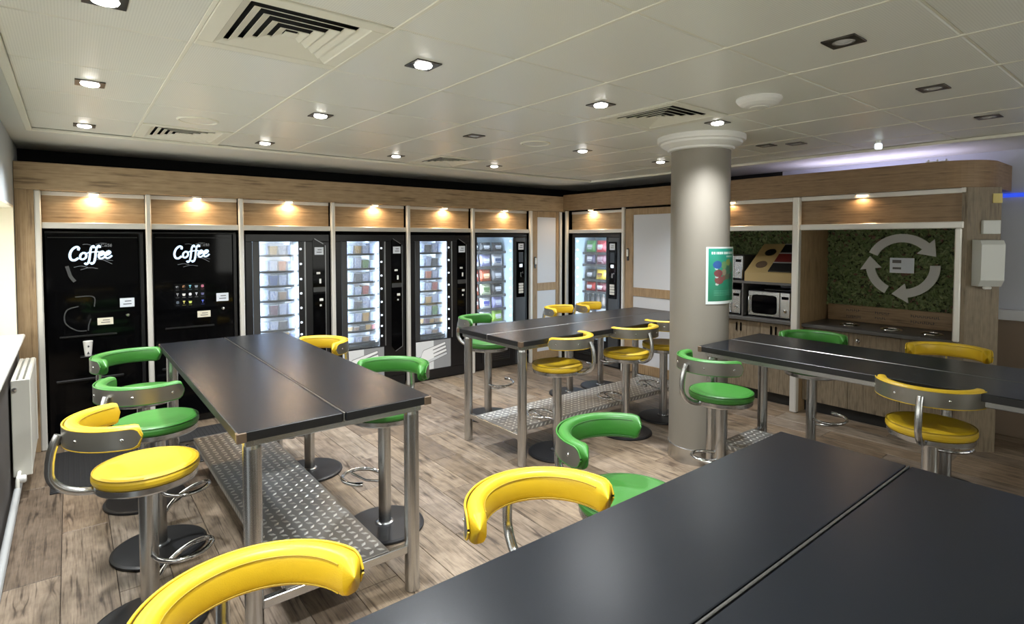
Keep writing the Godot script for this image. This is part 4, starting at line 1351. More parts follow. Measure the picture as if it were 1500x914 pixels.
func snack_machine(at: Vector3, w: float, turn: float, label: String, which: String, rows: Array, items: Array, lit_right: bool):
	var t := thing("snack_machine", label, "vending machine", at, turn)
	var wx0 := 0.05; var wx1 := 0.655; var wy0 := 0.34; var wy1 := 1.75
	var b := MB.new()
	b.bx(Vector3(0.01, 0.04, -0.48), Vector3(0.03, 1.80, -0.03), 0.003)
	b.bx(Vector3(w - 0.03, 0.04, -0.48), Vector3(w - 0.01, 1.80, -0.03), 0.003)
	b.bx(Vector3(0.03, 0.04, -0.48), Vector3(w - 0.03, 1.80, -0.46), 0.003)
	b.bx(Vector3(0.03, 1.775, -0.46), Vector3(w - 0.03, 1.80, -0.03), 0.003)
	b.bx(Vector3(0.03, 0.0, -0.46), Vector3(w - 0.03, 0.13, -0.04), 0.003)
	b.bx(Vector3(0.672, 0.13, -0.46), Vector3(0.69, 1.775, -0.03), 0.002)
	obj("body", b, M.body_black, t)
	b = MB.new()
	b.bx(Vector3(0.01, 1.75, -0.03), Vector3(w - 0.01, 1.80, -0.004), 0.005)
	b.bx(Vector3(0.01, 0.02, -0.03), Vector3(0.05, 1.75, -0.004), 0.004)
	b.bx(Vector3(0.655, 0.02, -0.03), Vector3(0.69, 1.75, -0.004), 0.004)
	b.bx(Vector3(w - 0.04, 0.02, -0.03), Vector3(w - 0.01, 1.75, -0.004), 0.004)
	b.bx(Vector3(0.05, 0.02, -0.03), Vector3(0.655, 0.34, -0.008), 0.004)
	obj("door_frame", b, M.satin_black, t)
	b = MB.new()
	b.bx(Vector3(0.69, 0.02, -0.03), Vector3(w - 0.04, 1.75, -0.008), 0.004)
	obj("side_panel", b, M.graphite, t)
	control_panel(t, 0.705, 0.845, true)
	b = MB.new()
	b.bx(Vector3(0.12, 0.1, -0.008), Vector3(0.58, 0.3, 0.006), 0.006)
	for k in 6: b.bx(Vector3(0.13, 0.115 + k * 0.028, 0.006), Vector3(0.57, 0.125 + k * 0.028, 0.011), 0.002)
	obj("delivery_flap", b, M.satin_black, t)
	b = MB.new()
	b.bx(Vector3(0.031, 0.14, -0.455), Vector3(0.035, 1.774, -0.035), 0)
	obj("side_lining", b, M.inner_blue, t)
	b = MB.new()
	b.bx(Vector3(0.667, 0.14, -0.455), Vector3(0.671, 1.774, -0.035), 0)
	obj("side_lining", b, M.inner_blue, t)
	b = MB.new()
	b.bx(Vector3(0.035, 1.77, -0.455), Vector3(0.667, 1.774, -0.035), 0)
	b.bx(Vector3(0.035, 0.14, -0.459), Vector3(0.667, 1.774, -0.455), 0)
	obj("back_lining", b, M.inner_blue, t)
	for k in 11:
		b = MB.new()
		b.lathe([[0.0, 0.008], [0.008, 0.007], [0.014, 0.0]], Vector3.ZERO, 14)
		var ld := obj("led_dot", b, M.led_cool, t)
		ld.position = Vector3(0.667 if lit_right else 0.035, 0.42 + 0.128 * k, -0.09)
		ld.rotation.z = PI / 2 if lit_right else -PI / 2
	b = MB.new()
	b.box(Vector3((wx0 + wx1) / 2, (wy0 + wy1) / 2, -0.018), Vector3(wx1 - wx0, wy1 - wy0, 0.005), 0)
	obj("window_pane", b, M.glass, t)
	for s in ([[0.0425, -1.1]] if lit_right else [[0.6595, 1.1]]):
		b = MB.new()
		b.box(Vector3(s[0], 1.05, -0.045), Vector3(0.012, 1.35, 0.012), 0.002)
		obj("led_strip", b, M.led_cool, t)
		area(Vector3(s[0] - 0.012 * sign(s[0] - 0.3), 1.05, -0.055), Vector2(0.025, 1.35), SNACK_E, Color(0.86, 0.94, 1.0), Vector3(0, s[1], 0), t)
	var xf := t.transform
	for i in rows.size():
		b = MB.new()
		b.bx(Vector3(0.036, rows[i] - 0.012, -0.45), Vector3(0.666, rows[i], -0.195), 0.002)
		b.bx(Vector3(0.036, rows[i] - 0.03, -0.2), Vector3(0.666, rows[i] + 0.004, -0.188), 0.003)
		obj("shelf", b, M.graphite if i != rows.size() - 1 else M.silver_strip, t)
		var it: Array = items[i]
		var n := it.size()
		for k in n:
			var c = it[k]
			var fx := 0.055 + (k + 0.5) * (0.595 / n)
			var hh: float = c[2]
			var key := "bag%.2f_%d" % [hh, n]
			if not meshes.has(key):
				if c[3] == "bag": meshes[key] = bag_mesh(0.595 / n * 0.9, hh, 0.07)
				else:
					var bb := MB.new()
					bb.lathe([[0.0, 0.0], [0.026, 0.0], [0.03, 0.006], [0.03, hh * 0.62], [0.014, hh * 0.82], [0.013, hh * 0.93]], Vector3.ZERO, 16)
					meshes[key] = bb.mesh()
			var ordn: String = ["top", "second", "third", "fourth", "fifth", "lowest"][i]
			var pk := thing("snack_packet" if c[3] == "bag" else "drink_bottle", c[1] + (" snack packet" if c[3] == "bag" else " drink bottle") + " on the " + ordn + " shelf of the " + which, "snack" if c[3] == "bag" else "bottle", xf * Vector3(fx, rows[i] + (0.0 if c[3] != "bag" else 0.001), -0.24), turn, "products in the " + which)
			var o := obj("wrapper" if c[3] == "bag" else "bottle_body", meshes[key], pack_mat(c[0]), pk)
			if c[3] == "bag": o.rotation.x = -0.12
			if c[3] == "bag":
				var lb := MB.new()
				lb.box(Vector3(0, hh * 0.5, 0.036), Vector3(0.595 / n * 0.5, hh * 0.26, 0.003), 0.001)
				lb.box(Vector3(0, hh * 0.28, 0.034), Vector3(0.595 / n * 0.4, hh * 0.08, 0.003), 0.001)
				var lo := obj("printed_label", lb, pack_mat(c[4]), pk); lo.rotation.x = -0.12
			else:
				var lb := MB.new()
				lb.lathe([[0.0145, hh * 0.92], [0.0145, hh], [0.0, hh]], Vector3.ZERO, 12)
				obj("cap", lb, M.key_white, pk)

func build_machines():
	var fp := mk("fork_print", Color.WHITE, 0.3)
	fp.albedo_texture = fork_tex()
	var pp := mk("pack_pale", Color.WHITE, 0.3)
	pp.albedo_texture = noise_tex(21, 0.05, col(120, 140, 196), col(240, 244, 250), 256, 3)
	pp.uv1_triplanar = true; pp.uv1_world_triplanar = true; pp.uv1_scale = Vector3(5, 2.0, 5)
	coffee_machine(-0.17, 0.70, false, "black coffee machine with a white paper cup, next to the radiator")
	coffee_machine(0.577, 0.71, true, "black coffee machine with a lit menu of small drink pictures")
	food_carousel(1.34, 0.855, "black food carousel machine next to the coffee machines", "carousel next to the coffee machines", 3)
	food_carousel(2.245, 0.85, "black food carousel machine between the two other food carousels", "middle carousel", 8)
	food_carousel(3.147, 0.868, "black food carousel machine with a whole fork picture, next to the snack machine", "carousel next to the snack machine", 14)
	var dk := col(38, 38, 44); var wh := col(206, 208, 216)
	var items6 := [
		[[dk, "black", 0.12, "bag", wh], [dk, "black", 0.12, "bag", wh], [dk, "black", 0.12, "bag", wh]],
		[[wh, "white", 0.16, "bag", col(70, 74, 140)], [col(150, 150, 190), "lilac", 0.16, "bag", wh], [wh, "white", 0.16, "bag", col(60, 80, 120)]],
		[[col(150, 60, 50), "red", 0.16, "bag", wh], [col(170, 82, 52), "rust-red", 0.16, "bag", col(230, 200, 160)], [col(120, 124, 134), "silver", 0.16, "bag", wh]],
		[[col(140, 64, 44), "rust-red", 0.16, "bag", wh], [col(190, 196, 170), "pale green", 0.16, "bag", col(80, 110, 60)], [dk, "black", 0.16, "bag", wh]],
		[[col(130, 66, 46), "rust-red", 0.16, "bag", wh], [wh, "white", 0.16, "bag", col(60, 66, 150)], [col(150, 150, 200), "lilac", 0.16, "bag", wh]],
		[[dk, "black", 0.16, "bag", wh], [wh, "white", 0.16, "bag", dk], [col(150, 190, 70), "lime green", 0.16, "bag", wh]]]
	snack_machine(Vector3(4.075, 0, -5.905), 0.905, 0.0, "black snack machine with a lit right-hand side, on the long vending wall", "snack machine on the long wall", [1.561, 1.358, 1.154, 0.967, 0.78, 0.59], items6, true)
	var itemsB := [
		[[col(90, 150, 90), "green", 0.17, "bag", wh], [col(190, 70, 76), "red", 0.17, "bag", wh], [col(110, 196, 150), "mint", 0.17, "bag", wh]],
		[[col(84, 80, 110), "blue-grey", 0.17, "bag", wh], [col(120, 74, 90), "plum", 0.17, "bag", col(170, 150, 160)], [col(226, 196, 60), "yellow", 0.17, "bag", wh]],
		[[col(50, 56, 60), "charcoal", 0.14, "bag", wh], [col(226, 200, 70), "yellow", 0.14, "bag", col(120, 80, 50)], [col(130, 86, 170), "purple", 0.14, "bag", col(230, 220, 150)]],
		[[col(170, 40, 40), "dark red", 0.13, "bag", wh], [col(110, 40, 50), "maroon", 0.13, "bag", wh], [col(190, 180, 190), "silver", 0.13, "bag", col(120, 40, 50)]],
		[[col(60, 66, 70), "dark", 0.17, "bottle"], [col(70, 72, 78), "dark", 0.17, "bottle"], [col(90, 84, 84), "grey", 0.17, "bottle"], [col(120, 110, 104), "grey", 0.17, "bottle"], [col(60, 58, 62), "dark", 0.17, "bottle"], [col(190, 150, 130), "pink", 0.17, "bottle"]],
		[[dk, "black", 0.16, "bag", wh], [wh, "white", 0.16, "bag", dk], [col(150, 190, 70), "lime green", 0.16, "bag", wh]]]
	snack_machine(Vector3(5.655, 0, -5.735), 0.91, -PI / 2, "black snack machine with a lit left-hand side, in the corner beside the tall white board", "corner snack machine", [1.538, 1.366, 1.155, 0.982, 0.785, 0.59], itemsB, false)

# ------------------------------------------------------------------ board panels beside the machines
func board_door(at: Vector3, w: float, turn: float, bx0: float, bx1: float, label: String, hx: float, hy: float):
	var t := thing("panel_door", label, "door", at, turn)
	var b := MB.new()
	b.bx(Vector3(0, 0.02, -0.05), Vector3(bx0, 2.118, -0.01), 0.003)
	b.bx(Vector3(bx1, 0.02, -0.05), Vector3(w, 2.118, -0.01), 0.003)
	b.bx(Vector3(bx0, 2.035, -0.05), Vector3(bx1, 2.118, -0.01), 0.003)
	b.bx(Vector3(bx0, 1.0, -0.05), Vector3(bx1, 1.11, -0.01), 0.003)
	b.bx(Vector3(bx0, 0.02, -0.05), Vector3(bx1, 0.14, -0.01), 0.003)
	obj("wooden_frame", b, M.oak_v, t)
	for y in [[1.11, 2.035], [0.14, 1.0]]:
		b = MB.new()
		b.bx(Vector3(bx0 - 0.005, y[0] - 0.005, -0.04), Vector3(bx1 + 0.005, y[1] + 0.005, -0.02), 0.002)
		obj("white_panel", b, M.white_board, t)
	b = MB.new()
	b.box(Vector3(hx, hy, -0.006), Vector3(0.034, 0.16, 0.01), 0.004)
	var pl := obj("latch_plate", b, M.satin_black, t)
	b = MB.new()
	b.box(Vector3(hx, hy + 0.02, 0.006), Vector3(0.03, 0.09, 0.018), 0.006)
	obj("latch_handle", b, M.key_white, pl)

# ------------------------------------------------------------------ kitchen and recycling unit
func leaf_wall(called: String, x: float, z0: float, z1: float, y0: float, y1: float, count: int, seed: int, label: String):
	var t := thing(called, label, "plant wall", Vector3(x, y0, (z0 + z1) / 2))
	var b := MB.new()
	b.bx(Vector3(0, 0, z0 - (z0 + z1) / 2), Vector3(0.02, y1 - y0, z1 - (z0 + z1) / 2), 0)
	obj("backing_board", b, M.soil, t)
	var lm := MB.new()
	# one folded pointed leaf, 8 triangles
	var out := [Vector2(0, 0), Vector2(0.35, 0.35), Vector2(0.42, 0.7), Vector2(0, 1.15)]
	for s in [-1.0, 1.0]:
		for i in 3:
			var a := Vector3(out[i].x * s, out[i].y, 0.16 * abs(out[i].x)); var c := Vector3(out[i + 1].x * s, out[i + 1].y, 0.16 * abs(out[i + 1].x) - 0.1 * out[i + 1].y)
			var m0 := Vector3(0, out[i].y, -0.1 * out[i].y * 0.5); var m1 := Vector3(0, out[i + 1].y, -0.1 * out[i + 1].y)
			var nn := Vector3(-0.3 * s, 0, 1).normalized()
			lm.t(m0, a, c, nn, nn, nn); lm.t(m0, c, m1, nn, nn, nn)
	var mmesh := MultiMesh.new()
	mmesh.transform_format = MultiMesh.TRANSFORM_3D
	mmesh.use_colors = true
	mmesh.mesh = lm.mesh()
	mmesh.instance_count = count
	var rng := RandomNumberGenerator.new(); rng.seed = seed
	for i in count:
		var zz := rng.randf_range(z0 + 0.01, z1 - 0.01) - (z0 + z1) / 2
		var yy := rng.randf_range(0.0, y1 - y0 - 0.02)
		var s := rng.randf_range(0.026, 0.05)
		var bs := Basis(Vector3(0, 1, 0), -PI / 2 + rng.randf_range(-0.7, 0.7)) * Basis(Vector3(0, 0, 1), rng.randf() * TAU) * Basis(Vector3(1, 0, 0), rng.randf_range(-0.9, 0.3))
		mmesh.set_instance_transform(i, Transform3D(bs * Basis.from_scale(Vector3(s * 0.7, s, s)), Vector3(-rng.randf_range(0.002, 0.03), yy, zz)))
		# leaves of four natural greens and a few russet ones, mixed at random
		var c: Color = [Color(0.11, 0.15, 0.055), Color(0.16, 0.21, 0.08), Color(0.21, 0.26, 0.11), Color(0.14, 0.20, 0.07)][rng.randi_range(0, 3)]
		if rng.randf() < 0.05: c = Color(0.17, 0.09, 0.06)
		mmesh.set_instance_color(i, c)
	var mi := MultiMeshInstance3D.new()
	mi.name = "leaves"; mi.multimesh = mmesh
	var m := mk("leaf_" + called, Color.WHITE, 0.5)
	m.vertex_color_use_as_albedo = true
	mi.material_override = m
	t.add_child(mi, true)
	mi.set_meta("kind", "stuff")

func microwave(at: Vector3, label: String, w := 0.46, h := 0.285):
	# local x runs along the unit (+z in the room), front towards +z local
	var t := thing("microwave", label, "microwave", at, -PI / 2, "steel microwaves")
	var b := MB.new()
	b.bx(Vector3(0, 0.012, -0.34), Vector3(w, h, -0.02), 0.006)
	for p in [Vector3(0.04, 0, -0.05), Vector3(w - 0.04, 0, -0.05), Vector3(0.04, 0, -0.3), Vector3(w - 0.04, 0, -0.3)]: b.lathe([[0.0, 0.0], [0.014, 0.0], [0.012, 0.013]], p, 10)
	obj("body", b, M.graphite, t)
	b = MB.new()
	var dw := w * 0.76
	b.bx(Vector3(0.004, 0.016, -0.02), Vector3(dw, h - 0.004, 0.0), 0.006)
	var d := obj("door", b, M.steel, t)
	b = MB.new()
	var pl := PackedVector2Array()
	for k in 24:
		var a := TAU * k / 24
		var ca := cos(a); var sa := sin(a)
		pl.append(Vector2(0.045 + (dw - 0.075) / 2 + sign(ca) * pow(abs(ca), 0.3) * (dw - 0.075) / 2, h / 2 + sign(sa) * pow(abs(sa), 0.3) * (h / 2 - 0.04)))
	b.prism(pl, 0.0, 0.004)
	obj("door_glass", b, M.gloss_black, d)
	b = MB.new()
	b.tube([Vector3(0.022, 0.05, 0.004), Vector3(0.022, 0.07, 0.02), Vector3(0.022, h - 0.07, 0.02), Vector3(0.022, h - 0.05, 0.004)], 0.006, 8)
	obj("handle", b, M.chrome, d)
	b = MB.new()
	b.bx(Vector3(dw + 0.003, 0.016, -0.02), Vector3(w - 0.004, h - 0.004, 0.0), 0.005)
	var cp := obj("control_panel", b, M.steel, t)
	b = MB.new()
	b.bx(Vector3(dw + 0.02, h - 0.075, 0.0), Vector3(w - 0.02, h - 0.045, 0.002), 0.001)
	obj("display", b, M.gloss_black, cp)
	b = MB.new()
	b.xf = Transform3D(Basis(Vector3.RIGHT, PI / 2), Vector3((dw + w) / 2, 0.09, 0))
	b.lathe([[0.0, 0.014], [0.017, 0.013], [0.02, 0.0]], Vector3.ZERO, 20)
	obj("dial", b, M.chrome, cp)

func cup_cabinet(called: String, z0: float, z1: float, doors: int, label: String, handle_at: int):
	var t := thing(called, label, "cabinet", Vector3(5.74, 0, z0))
	var w := z1 - z0
	var b := MB.new()
	b.bx(Vector3(0.02, 0.11, 0), Vector3(0.68, 0.848, w), 0.002)
	obj("body", b, M.oak_grey, t)
	b = MB.new()
	b.bx(Vector3(0.06, 0.0, 0), Vector3(0.66, 0.11, w), 0.002)
	obj("kickboard", b, M.kick, t)
	for k in doors:
		b = MB.new()
		b.bx(Vector3(0, 0.115, w * k / doors + 0.002), Vector3(0.019, 0.842, w * (k + 1) / doors - 0.002), 0.002)
		var d := obj("door", b, M.oak_grey, t)
		b = MB.new()
		if handle_at == 1:
			for s in [0.0, 0.05]:
				b.box(Vector3(-0.007, 0.77, w * k / doors + 0.12 + s), Vector3(0.014, 0.09, 0.016), 0.004)
		else:
			b.xf = Transform3D(Basis(Vector3(0, 0, 1), PI / 2), Vector3(0, 0.775, w * (k + 0.18) / doors))
			b.lathe([[0.0, 0.02], [0.014, 0.018], [0.02, 0.01], [0.012, 0.0]], Vector3.ZERO, 16)
		obj("handle", b, M.gloss_black if handle_at == 1 else M.chrome, d)

func build_kitchen():
	# microwave bay
	cup_cabinet("base_cabinet", -3.74, -2.585, 3, "oak base cabinet under the microwaves behind the column", 1)
	var b := MB.new()
	b.bx(Vector3(5.70, 0.85, -3.745), Vector3(6.43, 0.885, -2.585), 0.004)
	var wt := obj("worktop", b, M.worktop)
	tag(wt, "grey worktop carrying the two lower microwaves", "worktop")
	var sh := thing("microwave_shelf", "grey open shelf over the lower microwaves with an upright divider", "shelf", Vector3(5.74, 0.886, -3.74))
	b = MB.new()
	b.bx(Vector3(0, 0.36, 0), Vector3(0.5, 0.385, 1.15), 0.003)
	obj("board", b, M.worktop, sh)
	b = MB.new()
	b.bx(Vector3(0, 0, 0.555), Vector3(0.5, 0.36, 0.575), 0.003)
	obj("divider", b, M.worktop, sh)
	microwave(Vector3(5.79, 0.886, -3.14), "steel microwave under the shelf, next to the pale post")
	microwave(Vector3(5.79, 0.886, -3.68), "steel microwave under the shelf, half hidden by the column")
	microwave(Vector3(5.82, 1.272, -3.66), "steel microwave on top of the shelf beside the condiment box", 0.44, 0.275)
	# plate lying over the lower microwave
	b = MB.new()
	b.bx(Vector3(5.84, 1.172, -2.99), Vector3(6.0, 1.2, -2.66), 0.01)
	var tr := obj("serving_tray", b, M.body_black)
	tag(tr, "black tray lying on the lower microwave next to the post", "tray")
	# condiment box with a sloping lid
	var cb := thing("condiment_box", "sloping bamboo condiment box on the shelf, with round holes and dark trays", "box", Vector3(5.77, 1.272, -3.17))
	b = MB.new()
	b.xf = Transform3D(Basis(Vector3(1, 0, 0), Vector3(0, 1, 0), Vector3(0, 0, 1)), Vector3.ZERO)
	b.prism(PackedVector2Array([Vector2(0, 0), Vector2(0.42, 0), Vector2(0.42, 0.40), Vector2(0.0, 0.095)]), 0.0, 0.57)
	obj("case", b, M.bamboo, cb)
	var slope := atan2(0.305, 0.42)
	var fr := Transform3D(Basis(Vector3(0, 0, 1), slope), Vector3(0, 0.095, 0))
	for p in [[0.14, 0.13], [0.36, 0.14]]:
		b = MB.new()
		b.xf = fr * Transform3D(Basis(), Vector3(p[0], 0.001, p[1]))
		b.lathe([[0.0, 0.001], [0.055, 0.001], [0.056, 0.004], [0.06, 0.004], [0.06, 0.0]], Vector3.ZERO, 24)
		obj("cup_hole", b, M.box_black if p[0] > 0.2 else M.brass, cb)
	var dm := [M.box_black, M.box_red, M.box_black]
	for k in 3:
		b = MB.new()
		b.xf = fr
		b.bx(Vector3(0.02 + k * 0.165, -0.004, 0.25), Vector3(0.165 + k * 0.165, 0.012, 0.555), 0.003)
		var q := obj("condiment_tray", b, dm[k], cb)
		b = MB.new()
		b.xf = fr
		b.bx(Vector3(0.162 + k * 0.165, 0.0, 0.25), Vector3(0.172 + k * 0.165, 0.018, 0.555), 0.002)
		obj("tray_rim", b, M.silver_strip, q)
	leaf_wall("leaf_panel", 6.3, -3.74, -2.585, 1.275, 1.86, 3600, 31, "dark green leafy panel behind the microwaves")
	# side cheeks, headers and frames of the unit
	b = MB.new()
	b.bx(Vector3(5.62, 0, -2.585), Vector3(5.675, 2.13, -2.51), 0.006)
	b.bx(Vector3(5.66, 0, -2.582), Vector3(6.44, 1.9, -2.515), 0.002)
	var ch := struct_node("trim_30")
	var post := MB.new()
	post.bx(Vector3(5.60, 0, -2.59), Vector3(5.665, 2.139, -2.525), 0.008)
	obj("post", post, M.alu, ch)
	var ck := MB.new()
	ck.bx(Vector3(5.665, 0, -2.582), Vector3(6.44, 1.9, -2.53), 0.002)
	obj("cheek", ck, M.oak_v, ch)
	var hd := thing("overhead_panel", "long oak panel with pale rails above the microwaves and the recycling counter", "panel", Vector3(5.62, 0, -3.75), 0.0, "oak panels above the machines")
	b = MB.new()
	b.bx(Vector3(0.05, 1.865, 0.0), Vector3(0.08, 2.10, 2.51), 0.002)
	obj("infill_board", b, M.oak_deep, hd)
	b = MB.new()
	b.bx(Vector3(0.0, 1.812, 0.0), Vector3(0.07, 1.868, 1.165), 0.006)
	b.bx(Vector3(0.0, 1.812, 1.225), Vector3(0.07, 1.868, 2.505), 0.006)
	obj("bottom_rail", b, M.alu, hd)
	b = MB.new()
	b.bx(Vector3(0.03, 2.098, 0.0), Vector3(0.07, 2.139, 2.51), 0.003)
	obj("top_rail", b, M.alu, hd)
	# recycling unit: counter, leafy back with arrows, wooden splashback
	cup_cabinet("waste_cabinet", -2.528, -1.27, 3, "oak cabinet under the recycling counter", 0)
	b = MB.new()
	b.bx(Vector3(5.70, 0.85, -2.528), Vector3(6.43, 0.885, -1.262), 0.004)
	var rc := obj("worktop", b, M.worktop)
	tag(rc, "grey counter with three round chrome waste openings", "worktop")
	for p in [[5.97, -2.19, "next to the post"], [5.95, -1.83, "in the middle under the arrows"], [5.95, -1.52, "at the rounded end of the unit"]]:
		var rg := thing("waste_opening", "round chrome waste opening in the recycling counter, " + p[2], "bin opening", Vector3(p[0], 0.886, p[1]), 0, "waste openings in the counter")
		b = MB.new()
		b.lathe([[0.062, 0.001], [0.064, 0.008], [0.074, 0.01], [0.085, 0.006], [0.088, 0.0]], Vector3.ZERO, 32)
		obj("rim", b, M.chrome, rg)
		b = MB.new()
		b.lathe([[0.062, 0.002], [0.0, 0.0015]], Vector3.ZERO, 32)
		obj("hole", b, M.black_paint, rg)
	leaf_wall("leaf_panel", 6.3, -2.528, -1.262, 1.04, 1.86, 6200, 47, "large green leafy panel behind the grey recycling arrows")
	# splashback with burnt lettering
	var sp := thing("splashback", "low wooden splashback with dark printed words under the leafy panel", "panel", Vector3(6.245, 0.886, -2.5))
	b = MB.new()
	b.bx(Vector3(0, 0, 0), Vector3(0.02, 0.165, 1.235), 0.003)
	obj("board", b, M.oak_deep, sp)
	b = MB.new()
	var rng := RandomNumberGenerator.new(); rng.seed = 77
	for wd in [[0.18, 0.115, 7], [0.18, 0.05, 8], [0.44, 0.11, 7], [0.44, 0.06, 6], [0.74, 0.11, 14], [0.74, 0.055, 11]]:
		var zz: float = wd[0]
		for k in wd[2]:
			var lw := rng.randf_range(0.008, 0.014)
			b.bx(Vector3(-0.0015, wd[1] - 0.012, zz), Vector3(0.0, wd[1] + rng.randf_range(0.006, 0.014), zz + 0.0035), 0)
			b.bx(Vector3(-0.0015, wd[1] + (-0.012 if k % 2 else 0.0), zz), Vector3(0.0, wd[1] + (-0.008 if k % 2 else 0.004), zz + lw), 0)
			zz += lw + 0.006
	obj("lettering", b, M.ink, sp)
	# three recycling arrows, built standing off the leaves
	var ac := Vector3(6.235, 1.47, -1.84)
	for k in 3:
		var a0: float = [156.0, 2.0, 243.0][k]
		var a1: float = [45.0, -80.0, 188.0][k]
		# runs clockwise from tail a0 to head a1
		var r0 := 0.225; var r1 := 0.305
		var pl := PackedVector2Array()
		var N := 14
		for i in N + 1:
			var a := deg_to_rad(lerpf(a0, a1, float(i) / N)); pl.append(Vector2(cos(a), sin(a)) * r1)
		var ah := deg_to_rad(a1); var at := deg_to_rad(a1 - 26.0)
		pl.append(Vector2(cos(ah), sin(ah)) * 0.36)
		pl.append(Vector2(cos(at), sin(at)) * 0.285)
		pl.append(Vector2(cos(ah), sin(ah)) * 0.17)
		for i in N + 1:
			var a := deg_to_rad(lerpf(a1, a0, float(i) / N)); pl.append(Vector2(cos(a), sin(a)) * r0)
		b = MB.new()
		b.prism(pl, 0.0, 0.012)
		var o := obj("recycling_arrow", b, M.arrow)
		o.position = ac; o.rotation.y = -PI / 2
		var pin := MB.new()
		for f in [0.2, 0.5, 0.8]:
			var a := deg_to_rad(lerpf(a0, a1, f))
			pin.tube([Vector3(cos(a) * 0.265, sin(a) * 0.265, 0.0), Vector3(cos(a) * 0.265, sin(a) * 0.265, -0.0655)], 0.006, 8)
		obj("standoff_pins", pin, M.steel, o)
		tag(o, ["grey curved recycling arrow arching over the paper notice", "grey curved recycling arrow on the side of the towel dispenser", "grey curved recycling arrow on the side of the microwaves"][k], "arrow", "recycling arrows on the leafy panel")
	var nt := thing("notice", "small shiny paper notice in the middle of the recycling arrows", "notice", Vector3(6.232, 1.40, -1.84), -PI / 2)
	b = MB.new()
	b.bx(Vector3(-0.1, 0, 0), Vector3(0.1, 0.145, 0.004), 0.001)
	obj("sheet", b, M.sticker, nt)
	b = MB.new()
	b.bx(Vector3(-0.078, 0.095, 0.004), Vector3(-0.005, 0.125, 0.005), 0)
	b.bx(Vector3(-0.075, 0.035, 0.004), Vector3(-0.005, 0.055, 0.005), 0)
	obj("print", b, M.worktop, nt)
	# pale frame post and the chamfered end of the unit
	var en := struct_node("trim_31")
	b = MB.new()
	b.bx(Vector3(5.62, 0.886, -1.30), Vector3(5.69, 1.8115, -1.255), 0.008)
	obj("frame_post", b, M.alu, en)
	b = MB.new()
	var q := PackedVector2Array([Vector2(5.64, -1.262), Vector2(5.64, -1.225), Vector2(5.82, -1.05), Vector2(6.44, -1.18), Vector2(6.44, -1.262)])
	b.xf = Transform3D(Basis(Vector3(1, 0, 0), Vector3(0, 0, 1), Vector3(0, 1, 0)), Vector3.ZERO)
	b.prism(q, 0.0, 2.139)
	obj("end_panel", b, M.oak_grey, en)
	b = MB.new()
	b.bx(Vector3(5.61, 2.10, -1.262), Vector3(5.64, 2.139, -1.235), 0.003)
	obj("end_trim", b, M.alu, en)
	# towel dispenser on the chamfer
	var dt := thing("towel_dispenser", "grey-white paper towel dispenser on the chamfered end of the recycling unit", "dispenser", Vector3(5.732, 1.35, -1.137), -PI / 4)
	b = MB.new()
	var pr := PackedVector2Array([Vector2(0, 0), Vector2(0.075, 0.0), Vector2(0.105, 0.05), Vector2(0.11, 0.33), Vector2(0.09, 0.365), Vector2(0, 0.37)])
	b.xf = Transform3D(Basis(Vector3(0, 0, 1), Vector3(0, 1, 0), Vector3(1, 0, 0)), Vector3.ZERO)
	b.prism(pr, -0.085, 0.085)
	obj("cover", b, M.dispenser, dt)
	b = MB.new()
	b.box(Vector3(0.0, -0.012, 0.05), Vector3(0.06, 0.024, 0.03), 0.008)
	obj("paper_end", b, M.key_white, dt)
	b = MB.new()
	b.box(Vector3(0.04, 0.47, 0.014), Vector3(0.13, 0.11, 0.028), 0.004)
	var sg := obj("sign_holder", b, M.dispenser)
	sg.position = Vector3(5.732, 1.35, -1.137); sg.rotation.y = -PI / 4
	tag(sg, "small pale sign holder above the paper towel dispenser", "sign")
	b = MB.new()
	b.box(Vector3(0.09, 0.70, 0.004), Vector3(0.07, 0.075, 0.008), 0.002)
	for k in 2: b.box(Vector3(0.075 + k * 0.03, 0.70, 0.009), Vector3(0.022, 0.055, 0.003), 0.001)
	var am := obj("wall_sticker", b, M.amber)
	am.position = Vector3(5.732, 1.35, -1.137); am.rotation.y = -PI / 4
	tag(am, "small amber sticker at the top of the chamfered wooden end", "sticker")
	# uplight lying on the fascia
	var ul := thing("uplight", "slim white light fitting lying on top of the recycling unit", "light", Vector3(6.10, 2.141, -1.52))
	b = MB.new()
	b.box(Vector3(0, 0.008, -0.55), Vector3(0.04, 0.016, 1.2), 0.003)
	obj("housing", b, M.white_gloss, ul)
	b = MB.new()
	b.box(Vector3(0, 0.019, -0.55), Vector3(0.03, 0.006, 1.18), 0.001)
	obj("led_strip", b, M.violet_led, ul)
	b = MB.new()
	b.bx(Vector3(5.72, 2.12, -3.75), Vector3(6.44, 2.14, -1.22), 0.002)
	var rf := obj("unit_roof", b, M.oak_deep)
	tag(rf, "flat wooden top board of the kitchen unit behind the fascia", "board")
	var clip := thing("uplight_bracket", "small bright metal bracket lying on the rounded fascia", "bracket", Vector3(5.67, 2.361, -1.44), 0.3)  # bracket of the light fitting on the fascia
	b = MB.new()
	b.box(Vector3(0, 0.006, 0), Vector3(0.02, 0.012, 0.16), 0.003)
	obj("bar", b, M.chrome, clip)
	for k in 3:
		b = MB.new()
		b.box(Vector3(0, 0.013, -0.06 + 0.06 * k), Vector3(0.03, 0.026, 0.012), 0.003)
		obj("clip", b, M.white_gloss, clip)
	area(Vector3(0, 0.026, -0.55), Vector2(0.03, 1.18), UPLIGHT_E, Color(0.86, 0.84, 1.0), Vector3(PI / 2, 0, 0), ul)

